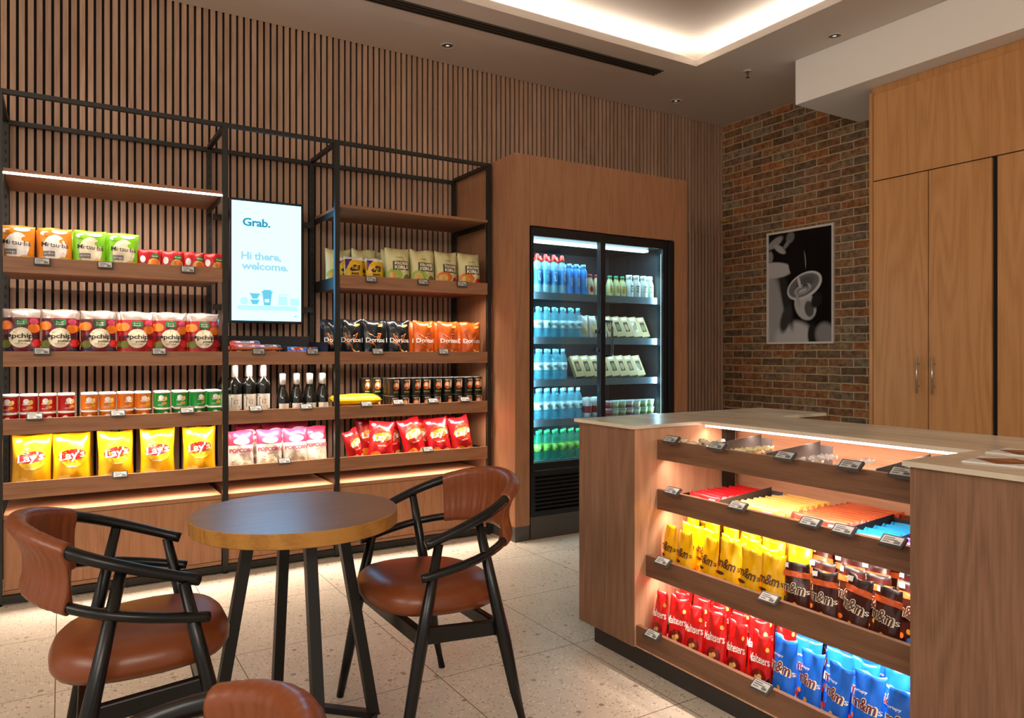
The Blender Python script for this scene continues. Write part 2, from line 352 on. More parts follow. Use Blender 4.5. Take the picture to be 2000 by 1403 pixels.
# ---------------------------------------------------------------- oak cupboards on the right
e = empty('built_in_cupboard', (4.79, 2.0, 0)); tag(e, 'tall light oak built-in cupboard wall with bar handles beside the brick wall', 'cupboard')
def P(name, b, m, bevel=.001, par=None, org=(4.79, 2.0, 0)):
    return bx(name, par or e, (b[0]-org[0], b[1]-org[1], b[2]-org[2], b[3]-org[0], b[4]-org[1], b[5]-org[2]), m, bevel)
P('side_panel', (4.785, 3.035, 0, XB-.002, 3.06, 3.05), W_OAK)
P('upper_panel', (4.79, .6, 2.437, 4.812, 3.032, 3.03), W_OAK)
P('cornice', (4.808, .6, 3.03, 5.3, 3.05, 3.089), W_OAK, 0)
P('carcass', (4.812, .6, 0, 5.3, 3.03, 3.02), M_DARK, 0)
for y0, y1, hy in ((2.656, 3.032, 2.712), (2.272, 2.650, 2.612), (1.86, 2.240, 1.90), (1.46, 1.855, 1.81)):
    d = P('door', (4.79, y0, .1, 4.811, y1, 2.430), W_OAK)
    m = MB(); hx = -.032
    m.tube([(hx, hy-2.0, .985), (hx, hy-2.0, 1.222)], .006, M_CHROME, 10)
    for z in (1.03, 1.175): m.tube([(hx, hy-2.0, z), (.002, hy-2.0, z)], .004, M_CHROME, 8)
    h = m.obj('handle', d)
# framed picture
e = empty('framed_picture', (XB-.003, 4.09, 1.82)); tag(e, 'black and white coffee pouring photograph in a white frame on the brick wall', 'picture')
m = MB(); fw, fh = .335, .495
for b in ((-.022, -fw, -fh, 0, fw, -fh+.018), (-.022, -fw, fh-.018, 0, fw, fh), (-.022, -fw, -fh+.018, 0, -fw+.018, fh-.018), (-.022, fw-.018, -fh+.018, 0, fw, fh-.018)): m.box(*b, mat('picture_frame_white', 'D9D4CC', .5))
m.obj('frame', e)
def coffee_photo():
    """black and white picture of milk being poured into a held cup, as soft overlapping shapes on the print"""
    mt = mat('coffee_photo_print', '0B0B0C', .22); nt, N, b, L = nodes(mt); tc = N('ShaderNodeTexCoord'); sp = N('ShaderNodeSeparateXYZ'); L(tc.outputs['Object'], sp.inputs[0])
    ng = N('ShaderNodeMath', operation='MULTIPLY'); ng.inputs[1].default_value = -1; L(sp.outputs['Y'], ng.inputs[0])
    cb = N('ShaderNodeCombineXYZ'); L(ng.outputs[0], cb.inputs['X']); L(sp.outputs['Z'], cb.inputs['Y'])
    last = None
    for cx, cy, rx, ry, rot, soft, v in ((-.30,-.20,.15,.40,.15,.5,.36),(-.05,-.46,.20,.16,0,.35,.52),(.13,-.42,.045,.10,0,.5,.02),(.25,-.42,.09,.10,.2,.5,.26),(-.13,-.10,.045,.26,.22,.6,.03),(-.14,-.28,.05,.12,-.3,.6,.05),
        (-.27,.16,.20,.07,-.05,.25,.50),(-.25,.40,.09,.035,.5,.5,.30),(-.20,.34,.07,.028,-.6,.5,.40),(-.30,.28,.03,.05,0,.5,.26),(-.09,.43,.04,.05,-.4,.6,.16),(-.13,.37,.05,.02,.8,.5,.22),
        (-.02,.22,.09,.15,0,.15,.008),(.055,.22,.012,.07,.1,.6,.30),(.05,.22,.008,.085,.1,.3,.01),
        (.06,-.17,.10,.13,.5,.18,.50),(.10,-.20,.045,.07,.2,.4,.10),(.05,0,.180,.108,.38,.06,.60),(.045,.003,.158,.088,.38,.10,.16),(.055,.02,.10,.05,.38,.6,.10),(.035,-.03,.088,.042,.33,.15,.42),(.06,-.01,.03,.03,.3,.3,.08),(.035,-.038,.066,.028,.3,.2,.22),(.035,-.043,.045,.016,.3,.3,.48),(0,.035,.014,.055,.25,.3,.58),
        (.17,-.13,.05,.07,-.4,.5,.02),(-.01,-.12,.015,.07,.3,.5,.40)):
        mp = N('ShaderNodeMapping'); mp.vector_type = 'TEXTURE'; mp.inputs['Location'].default_value = (cx, cy, 0); mp.inputs['Rotation'].default_value = (0, 0, rot); mp.inputs['Scale'].default_value = (rx, ry, 1); L(cb.outputs[0], mp.inputs[0])
        ln = N('ShaderNodeVectorMath', operation='LENGTH'); L(mp.outputs[0], ln.inputs[0])
        mr = N('ShaderNodeMapRange'); mr.interpolation_type = 'SMOOTHSTEP'; mr.inputs['From Min'].default_value = 1-soft*.5; mr.inputs['From Max'].default_value = 1+soft*.5; mr.inputs['To Min'].default_value = 1; mr.inputs['To Max'].default_value = 0; L(ln.outputs['Value'], mr.inputs['Value'])
        mx = N('ShaderNodeMix'); mx.data_type = 'FLOAT'; L(mr.outputs[0], mx.inputs[0]); mx.inputs[3].default_value = v
        if last is None: mx.inputs[2].default_value = .006
        else: L(last, mx.inputs[2])
        last = mx.outputs[0]
    L(last, b.inputs['Base Color']); return mt
m = MB(); m.box(-.0125, -fw+.018, -fh+.018, -.002, fw-.018, fh-.018, coffee_photo())
m.obj('photograph', e)

# ---------------------------------------------------------------- shelving frame along the slatted wall
BX = [-.262, .79, 1.437, 2.508]; YF = 4.40; YB = 4.93
e = empty('shelving_frame', (.79, YF, 0)); tag(e, 'tall black steel shelving frame with three open bays against the slatted wall', 'shelving')
for i, x in enumerate(BX):
    m = MB(); m.box(x-.79-.0145, -.015, .012, x-.79+.0145, .015, 2.55, M_BLACK); m.lathe([(.014,0,M_DARK),(.014,.006,M_DARK),(.008,.012,M_DARK)], (x-.79, 0, 0), 12); m.obj('post', e)
    m = MB(); ux = x-.79; m.box(ux-.014, YB-YF-.012, .0, ux+.014, YB-YF+.012, 2.535, M_BLACK)
    z = .5
    while z < 2.45: m.box(ux-.004, YB-YF-.0125, z, ux+.004, YB-YF-.0119, z+.022, M_DARK); z += .05
    m.obj('upright', e)
    bx('cross_rail', e, (ux-.0125, .015, 2.525, ux+.0125, YB-YF-.012, 2.549), M_BLACK)
for x0, x1 in zip(BX, BX[1:]):
    bx('top_rail', e, (x0-.79+.0145, -.0125, 2.527, x1-.79-.0145, .0125, 2.55), M_BLACK)
    bx('back_rail', e, (x0-.79+.014, YB-YF-.012, 2.512, x1-.79-.014, YB-YF+.012, 2.537), M_BLACK)
    bx('bottom_rail', e, (x0-.79+.0145, -.010, .012, x1-.79-.0145, .012, .049), M_BLACK)
bays = [('left', BX[0], BX[1]), ('middle', BX[1], BX[2]), ('right', BX[2], BX[3])]
# base cabinets
for n, x0, x1 in bays:
    e = empty('base_cabinet', ((x0+x1)/2, YF, 0)); wd = (x1-x0)/2-.018
    tag(e, {'left': 'wide low walnut base cabinet under the left bay, behind the left chair', 'middle': 'narrow low walnut base cabinet under the screen bay, behind the round table', 'right': 'wide low walnut base cabinet under the right bay beside the fridge housing'}[n], 'cabinet', 'low cabinets under the shelving')
    bx('body', e, (-wd+.002, .022, .052, wd-.002, .525, .423), W_V)
    bx('top_board', e, (-wd, -.004, .424, wd, .528, .447), W_X, .001)
    bx('door', e, (-wd, .0, .074, wd, .021, .421), W_V, .001)
    bx('bottom_strip', e, (-wd, .0, .052, wd, .021, .071), W_X, .001)
# display shelves
ROWS = {1: (1.648, 1.727), 2: (1.180, 1.256), 3: (.843, .920), 4: (.524, .606)}
WHAT = {('left',1):'holding rice snack bags', ('left',2):'holding purple and red potato snack bags', ('left',3):'holding small red, orange and green cans', ('left',4):'holding yellow crisp bags',
        ('middle',2):'holding sausage snacks just under the screen', ('middle',3):'holding dark glass bottles', ('middle',4):'holding pink and white popcorn bags',
        ('right',1):'holding cream and yellow snack bags', ('right',2):'holding black and orange tortilla chip bags', ('right',3):'holding small black cans and yellow packs', ('right',4):'holding red crisp bags'}
for n, x0, x1 in bays:
    wd = (x1-x0)/2-.0155; cx = (x0+x1)/2
    for r in (1, 2, 3, 4):
        if n == 'middle' and r == 1: continue
        z0, z1 = ROWS[r]; e = empty('display_shelf', (cx, YF, z0)); tag(e, 'walnut fronted tray shelf %s, %s bay' % (WHAT[(n, r)], n), 'shelf', 'tray shelves of the shelving')
        bx('fascia', e, (-wd, -.012, 0, wd, .007, z1-z0), W_X, .001)
        bx('shelf_board', e, (-wd+.004, .008, .009, wd-.004, .505, .0155), W_X)
        if n == 'right' and r in (1, 4): sg = -1 if r == 1 else 1; bx('side_plate', e, (sg*wd, .008, 0, sg*(wd-.003), .50, .075), M_BLACK)
        bx('light_strip', e, (-wd+.02, .010, .0035, wd-.02, .018, .0075), M_LED)
        area('shelf_light', (cx, YF+.028, z0+.0045), (R(14), 0, 0), 2*wd-.06, .008, (6.2 if 1 < r < 4 else 5.0)*(2*wd)/1.02, LED, 132)
    if n != 'middle':
        e = empty('top_shelf', (cx, YF, 2.135))
        tag(e, 'walnut top shelf %s' % ('with a glowing strip along its front edge' if n == 'left' else 'without a light, above the cream snack bags'), 'shelf', 'plain top shelves')
        bx('shelf_board', e, (-wd, -.012, .008, wd, .505, .026), W_X, .001)
        for s in (-1, 1): bx('side_plate', e, (s*wd, .02, -.03, s*(wd-.003), .50, .007), M_BLACK)
        if n == 'left':
            bx('light_strip', e, (-wd+.002, -.012, -.001, wd-.002, .004, .0075), mat('led_bright', 'FFFFFF', .5, emit=14, ecol=(1, .86, .74)))
            area('shelf_light', (cx, YF+.008, 2.128), (R(22), 0, 0), 2*wd-.04, .012, 4.5, LED, 150)
# price tags
tagproto = empty('price_tag', (0,0,0))
m = MB(); m.box(-.036, -.016, -.020, .036, -.006, .020, M_TAGH); m.box(-.018, -.006, -.012, .018, .004, .004, M_CARD); m.obj('holder', tagproto, .002)
m = MB(); m.box(-.030, -.0175, -.014, .030, -.0162, .014, M_TAGD)
sf = lambda a, b: (a, -.0179, b)
for z, wv in ((.008, .03), (.001, .042), (-.007, .02)): put_poly(m, rect(-.025, z-.0016, -.025+wv, z+.0016, 1), M_TAGT, sf)
put_poly(m, rect(.008, -.011, .026, -.002, 1), M_TAGT, sf); m.obj('display', tagproto)
first = [True]
def price_tag(x, y, z, rz, tilt, label):
    if first[0]:
        first[0] = False; o = tagproto; o.location = (x, y, z); o.rotation_euler = (tilt, 0, rz)
    else: o = dup(tagproto, (x, y, z), rz, tilt=tilt)
    tag(o, label, 'price tag', 'electronic price tags')
PT = [(-.083,1.703,'under the gap between the two orange rice snack bags'),(.194,1.703,'under the gap between the two green rice snack bags'),(.592,1.703,'under the small red nut packets'),
 (-.083,1.253,'in front of the two leftmost purple snack bags'),(.449,1.253,'in front of the red potato snack bags'),
 (-.114,.922,'in front of the small red cans'),(.253,.922,'in front of the small orange cans'),(.589,.924,'in front of the small green cans'),(.263,.600,'in front of the yellow crisp bags'),
 (.969,1.253,'in front of the orange sausage snacks below the screen'),(1.281,1.253,'in front of the dark blue snack packets below the screen'),(.952,.919,'in front of the wine bottles'),(1.244,.919,'in front of the small silver capped bottles'),(1.115,.606,'in front of the popcorn bags'),
 (1.649,1.705,'under the yellow cracker boxes'),(2.002,1.705,'under the green and cream snack bags'),(2.287,1.705,'under the orange and cream snack bags'),(1.692,1.253,'in front of the black tortilla chip bags'),(2.15,1.253,'in front of the orange tortilla chip bags'),
 (1.618,.921,'in front of the yellow flat packs'),(1.83,.925,'under the leftmost small black cans'),(2.075,.926,'under the middle of the small black cans'),(2.31,.927,'under the rightmost small black cans'),(2.038,.610,'in front of the red crisp bags')]
for x, z, t in PT: price_tag(x, YF-.014, z, 0, R(-18 if z > 1.1 else -38), 'small electronic price tag '+t)

# menu screen
e = empty('menu_screen', (1.11, 4.80, 1.823)); tag(e, 'tall glowing pale blue advertising screen hung in the middle bay', 'screen')
m = MB(); sw, sh = .2135, .372
M_BEZ = mat('screen_bezel', '0C0D10', .3)
m.box(-sw-.014, -.022, -sh-.016, sw+.014, .022, sh+.016, M_BEZ); m.obj('bezel', e, .003)
SCR = mat('screen_glow', 'FFFFFF', .4, emit=5, ecol=(.17, .58, 1.0)); SC2 = mat('screen_teal', '1C4C66', .4, emit=1.0, ecol=(.03, .27, .44)); SC3 = mat('screen_pale_text', 'FFFFFF', .4, emit=1.0, ecol=(.38, .70, .86)); SC4 = mat('screen_cyan', 'FFFFFF', .4, emit=1.0, ecol=(.14, .62, .86)); SC5 = mat('screen_shade', 'FFFFFF', .4, emit=2.4, ecol=(.22, .62, .95))
for q in (SCR, SC2, SC3, SC4, SC5): q.node_tree.nodes['Principled BSDF'].inputs['Base Color'].default_value = (.02, .02, .02, 1)
m = MB(); m.box(-sw, -.0235, -sh, sw, -.0222, sh, SCR)
sf = lambda a, b: (a, -.0239, b); sf2 = lambda a, b: (a, -.0243, b)
put_text(m, 'Grab.', -.065, .245, .050, SC2, sf, .17, bold=.035)
put_text(m, 'Hi there,', -.035, .035, .047, SC3, sf, .245, bold=.035); put_text(m, 'welcome.', -.012, -.028, .047, SC3, sf, .29, bold=.035)
put_text(m, 'w', .18, -.338, .012, SC2, sf, .016, bold=.04)
for b in ((-.11,-.205,-.04,-.20),(-.035,-.195,.035,-.185),(-.025,-.185,.025,-.176)): put_poly(m, rect(*b, 1), SC4, sf)
for pts in ([(-.105,-.205),(-.045,-.205),(-.06,-.235),(-.09,-.235)], [(-.105,-.24),(-.045,-.24),(-.06,-.27),(-.09,-.27)], [(-.03,-.195),(.03,-.195),(.02,-.275),(-.02,-.275)]): put_poly(m, pts, SC4, sf)
put_poly(m, rect(-.015, -.255, .012, -.235, 1), SCR, sf2)
for b in ((.07,-.27,.125,-.215),(.145,-.27,.2,-.225)): put_poly(m, rect(*b, 1), SC5, sf)
put_poly(m, ell(-.14,-.25,.025,.022), SC5, sf); put_poly(m, rect(-.18,-.305,.19,-.278,1), SC5, sf); put_poly(m, rect(.07,-.207,.13,-.200,1), SC5, sf)
m.obj('display', e)
for z in (.27, -.29):
    bx('bracket', e, (-.306, .05, z-.018, .313, .066, z+.018), M_BLACK)
bx('mount_plate', e, (-.12, .0225, -.31, .12, .0495, .31), M_BLACK)

# ---------------------------------------------------------------- fridge housing and fridge
YC = 4.107
e = empty('fridge_housing', (3.31, YC, 0)); tag(e, 'tall walnut housing built round the glass-door drinks fridge', 'cabinet')
o = (3.31, YC, 0); m_ = lambda n, b, mm, bv=.001: P(n, b, mm, bv, e, o)
m_('left_panel', (2.54, YC, .10, 2.655, YW-.014, 2.566), W_V)
m_('right_panel', (3.962, YC, .10, 4.086, YW-.02, 2.566), W_V)
m_('header', (2.656, YC, 2.098, 3.961, YW-.02, 2.566), W_V)
m_('plinth', (2.542, YC+.002, 0, 2.654, YW-.014, .0995), M_PLINTH, 0); m_('plinth', (3.963, YC+.002, 0, 4.084, YW-.02, .0995), M_PLINTH, 0)
e = empty('display_fridge', (3.31, YC, 0)); tag(e, 'black two-door glass drinks fridge lit cold white inside the walnut housing', 'fridge')
FB = mat('fridge_black', '101114', .35); FI = mat('fridge_liner', '33363B', .45, .3); FS = mat('fridge_shelf_metal', '8FA3B4', .3, .6)
m = MB(); b = lambda *q: m.box(q[0]-3.31, q[1]-YC, q[2], q[3]-3.31, q[4]-YC, q[5], q[6])
b(2.662, YC+.02, .16, 2.70, 4.90, 2.09, FB); b(3.90, YC+.02, .16, 3.955, 4.90, 2.09, FB); b(2.70, YC+.02, 2.035, 3.90, 4.90, 2.09, FB); b(2.70, YC+.06, .42, 3.90, 4.90, .48, FB)
b(2.70, 4.80, .48, 3.90, 4.88, 2.035, FI); b(2.701, 4.15, .48, 2.709, 4.80, 2.034, FI); b(3.891, 4.15, .48, 3.899, 4.80, 2.034, FI)
m.obj('casing', e)
m = MB(); b(2.662, YC-.002, .155, 3.955, YC+.05, .187, FB); b(2.662, YC-.002, .42, 3.955, YC+.06, .455, FB); b(2.662, YC-.002, .187, 2.697, YC+.05, .42, FB); b(3.92, YC-.002, .187, 3.955, YC+.05, .42, FB)
b(2.697, YC+.045, .187, 3.92, YC+.055, .42, M_DARK)
z = .20
while z < .41: b(2.697, YC+.01, z, 3.92, YC+.03, z+.012, FB); z += .027
m.obj('vent_grille', e)
m = MB(); b(2.664, YC, .0, 3.953, YC+.04, .152, M_PLINTH); m.obj('base_panel', e, .001)
G = glass('fridge_glass', 'E4F3F5', .045)
for x0, x1, hx, yy in ((2.664, 3.292, 3.248, YC-.006), (3.250, 3.905, 3.315, YC+.018)):
    m = MB(); t = .022 if x0 < 3 else .03
    l, r = (.018, .045) if x0 < 3 else (.045, .045)
    b(x0, yy, .462, x0+l, yy+.022, 2.088, FB); b(x1-r, yy, .462, x1, yy+.022, 2.088, FB); b(x0+l, yy, 2.03, x1-r, yy+.022, 2.088, FB); b(x0+l, yy, .462, x1-r, yy+.022, .512, FB)
    d = m.obj('door', e, .0015)
    m = MB(); b(x0+l, yy+.010, .512, x1-r, yy+.013, 2.03, G); m.obj('glass_pane', d)
    if x0 > 3:
        m = MB(); hz = [(hx-3.31, -.045, 1.23), (hx-3.31, -.05, 1.28), (hx-3.31, -.05, 1.42), (hx-3.31, -.045, 1.47)]
        m.tube([(hz[0][0]-.012, .02, 1.225)]+hz+[(hz[0][0]-.012, .02, 1.475)], .009, FB, 10); m.obj('handle', d)
    else:
        m = MB(); m.tube([(hx-3.31-.03, .0, 1.40), (hx-3.31-.03, -.03, 1.40)], [.016, .018], FB, 12); m.obj('knob', d); m = MB(); m.tube([(hx-3.31-.03, .0, 1.27), (hx-3.31-.03, -.03, 1.27)], [.014, .016], FB, 12); m.obj('knob', d)
m = MB(); b(3.91, YC-.004, .462, 3.952, YC+.018, 2.088, FB); m.obj('door_rail', e)
for z in (1.664, 1.355, 1.06, .783, .499):
    m = MB(); b(2.712, 4.225, z-.012, 3.888, 4.79, z, FS); b(2.712, 4.215, z-.045, 3.888, 4.228, z+.004, FS); m.obj('shelf', e)
CW = mat('fridge_led', 'FFFFFF', .5, emit=5, ecol=(.72, .93, 1.0))
m = MB(); b(2.72, 4.22, 2.012, 3.80, 4.27, 2.03, CW); m.obj('light_bar', e)
for x in (2.711, 3.885):
    m = MB(); b(x, 4.16, .52, x+.005, 4.175, 2.0, CW); m.obj('light_strip', e)
COLD = (.66, .90, 1.0)
area('fridge_light', (3.27, 4.245, 2.008), (R(20), 0, 0), 1.1, .04, 8, COLD)
area('fridge_light', (2.72, 4.20, 1.27), (0, R(-90), R(35)), 1.45, .02, 8, COLD)
area('fridge_light', (3.88, 4.20, 1.27), (0, R(90), R(-35)), 1.45, .02, 5, COLD)
for z in (1.61, 1.30, 1.0, .73): area('fridge_light', (3.28, 4.25, z), (R(30), 0, 0), 1.1, .015, 2.2, COLD)

# ---------------------------------------------------------------- counter
e = empty('counter', (2.3, 1.3, 0)); tag(e, 'large walnut sales counter with open lit snack shelves and dark recessed kick board', 'counter')
o = (2.3, 1.3, 0); m_ = lambda n, b, mm, bv=.001: P(n, b, mm, bv, e, o)
m = MB()
def cb(*q): m.box(q[0]-2.3, q[1]-1.3, q[2], q[3]-2.3, q[4]-1.3, q[5], q[6])
cb(1.92, 2.2165, .09, 3.09, 2.574, .948, W_CV); m.obj('end_panel', e, .001)
m = MB(); cb(1.924, 2.2145, .092, 2.50, 2.2162, .947, W_CIN); m.obj('inner_lining', e)
m = MB(); cb(1.92, .15, .09, 2.52, 1.112, .948, W_CV); m.obj('end_panel', e, .001)
m = MB(); cb(2.50, 1.113, .09, 2.72, 2.213, .948, W_CINY); m.obj('back_panel', e)
m = MB(); cb(1.93, 1.1125, .0905, 2.499, 2.213, .0965, W_CIN); m.obj('floor_board', e)
m = MB(); cb(1.968, .2, 0, 2.70, 2.527, .0895, mat('kick_black', '2C2825', .5)); m.obj('kick_board', e)
m = MB(); cb(2.41, 2.190, .10, 2.465, 2.2135, .947, M_BLACK); cb(2.475, 2.200, .10, 2.48, 2.2135, .947, M_CHROME); m.obj('upright', e)
m = MB(); cb(2.41, 1.1135, .10, 2.465, 1.135, .947, M_BLACK); m.obj('upright', e)
m = MB(); cb(2.296, 1.13, .940, 2.306, 2.20, .9485, mat('led_counter', 'FFFFFF', .5, emit=10, ecol=(1, .80, .72))); m.obj('light_strip', e)
CL = (1, .80, .70)
area('counter_light', (2.302, 1.665, .937), (0, R(-12), 0), .012, 1.05, 3.6, CL, 160)
e = empty('stone_worktop', (2.3, 1.3, .9485)); tag(e, 'pale veined stone worktop with a cut-out, lying on the walnut counter', 'worktop')
m = MB()
def wb(*q): m.box(q[0]-2.3, q[1]-1.3, .0005, q[2]-2.3, q[3]-1.3, .0145, M_STONE)
wb(1.905, 2.205, 3.11, 2.59); wb(2.288, 1.125, 2.757, 2.205); wb(1.905, .1, 2.757, 1.125); m.obj('slab', e)
CTR = [(2.04, .822, .900, 'top'), (2.04, .622, .702, 'second'), (1.98, .363, .446, 'third'), (1.93, .098, .177, 'bottom')]
for i, (x, z0, z1, nm) in enumerate(CTR):
    e = empty('counter_shelf', (x, 1.66, z0)); tag(e, '%s walnut fronted tray of the counter, %s' % (nm, ['holding loose small sweets', 'holding rows of bars', 'holding yellow and brown sweet bags', 'holding red and blue sweet bags'][i]), 'shelf', 'tray shelves in the counter')
    bx('fascia', e, (0, -.546, 0, .019, .5535, z1-z0), W_CY, .001)
    bx('shelf_board', e, (.020, -.545, .009, 2.40-x, .552, .0155), W_CINY)
    for s in (.5515, -.5445): bx('side_plate', e, (.05, s, .0, 2.40-x, s-.003*(1 if s > 0 else -1), .05), M_BLACK)
    if i < 3:
        bx('light_strip', e, (.022, -.52, .0035, .030, .53, .0075), M_LED)
        area('counter_light', (x+.036, 1.665, z0+.0045), (0, R(-22), 0), .008, 1.04, [3.6, 5, 4.6][i], CL, 150)
CTAG = [(2.025,2.110,.902,'left end of the top tray of the counter'),(2.025,1.875,.902,'top tray of the counter, second from left'),(2.025,1.583,.902,'middle of the top tray of the counter'),(2.025,1.349,.902,'top tray of the counter, second from right'),(2.025,1.19,.902,'right end of the top tray of the counter'),
 (2.025,2.103,.703,'left end of the second tray, before the red bars'),(2.025,1.781,.703,'second tray before the yellow bars'),(2.025,1.489,.703,'second tray before the brown wrapped bars'),(2.025,1.372,.703,'second tray between brown and blue wrappers'),(2.025,1.218,.703,'right end of the second tray before the purple wrapper'),
 (1.965,2.093,.442,'left end of the third tray before the yellow sweet bags'),(1.965,1.599,.442,'third tray where yellow bags meet brown bags'),(1.915,2.094,.172,'left end of the bottom tray before the red bags'),(1.915,1.588,.172,'bottom tray where red bags meet blue bags')]
for x, y, z, t in CTAG: price_tag(x, y, z, R(-90), R(-52), 'electronic price tag, '+t)
# brochures on the worktop
MP = mat('brochure_paper', 'D8D4CC', .4); MQ = mat('brochure_print', '7A4526', .35); MQ2 = mat('brochure_print_light', 'A9602F', .35)
for x, y, a, t in ((2.10, .93, R(8), 'white folded brochure with brown photo square, nearer one on the stone worktop'), (2.33, .98, R(4), 'white folded brochure with brown photo square, farther one on the stone worktop')):
    m = MB(); m.box(-.075, -.15, 0, .075, .11, .0018, MP); m.box(-.072, -.148, .0018, .074, .108, .0040, MP)
    sf = lambda p, q: (p, q, .0044); put_poly(m, [(-.07,.03),(-.0,.105),(.07,.03),(.0,-.045)], MQ, sf); sf = lambda p, q: (p, q, .0048); put_poly(m, [(-.02,.03),(.0,.08),(.045,.03),(.01,-.02)], MQ2, sf)
    ob = m.obj('brochure', loc=(x, y, .9631)); ob.rotation_euler = (0, 0, a); tag(ob, t, 'brochure', 'brochures on the worktop')

# ---------------------------------------------------------------- round table
e = empty('round_table', (.649, 2.394, 0)); tag(e, 'round wooden cafe table with splayed black metal legs', 'table')
m = MB(); rr = .322; n = 64
def ring(r, z): return [(r*math.cos(2*PI*k/n), r*math.sin(2*PI*k/n), z) for k in range(n)]
m.add(ring(rr-.002, .74), [tuple(range(n))], W_TOP); m.add(ring(rr-.002, .74)+ring(rr, .738)+ring(rr, .697)+ring(rr-.002, .695), [(q*n+k, (q+1)*n+k, (q+1)*n+(k+1) % n, q*n+(k+1) % n) for q in range(3) for k in range(n)], W_EDGE)
m.add(ring(rr-.002, .695), [tuple(range(n-1, -1, -1))], W_EDGE); m.obj('table_top', e)
MT = mat('table_leg_black', '1B1918', .4, .2)
ft = []
for k in range(4):
    a = k*PI/2; p = Vector((math.cos(a)*.262, math.sin(a)*.262, .012)); q = Vector((math.cos(a)*.145, math.sin(a)*.145, .69)); ft.append(p)
    m = MB(); m.bar(p, q, .034, .034, .034, .034, MT, up=(math.cos(a), math.sin(a), 0)); m.obj('leg', e, .001)
for k in range(4):
    m = MB(); m.bar(ft[k], ft[(k+1) % 4], .03, .022, .03, .022, MT); m.obj('base_bar', e, .001)
bx('top_plate', e, (-.16, -.16, .688, .16, .16, .6945), MT)

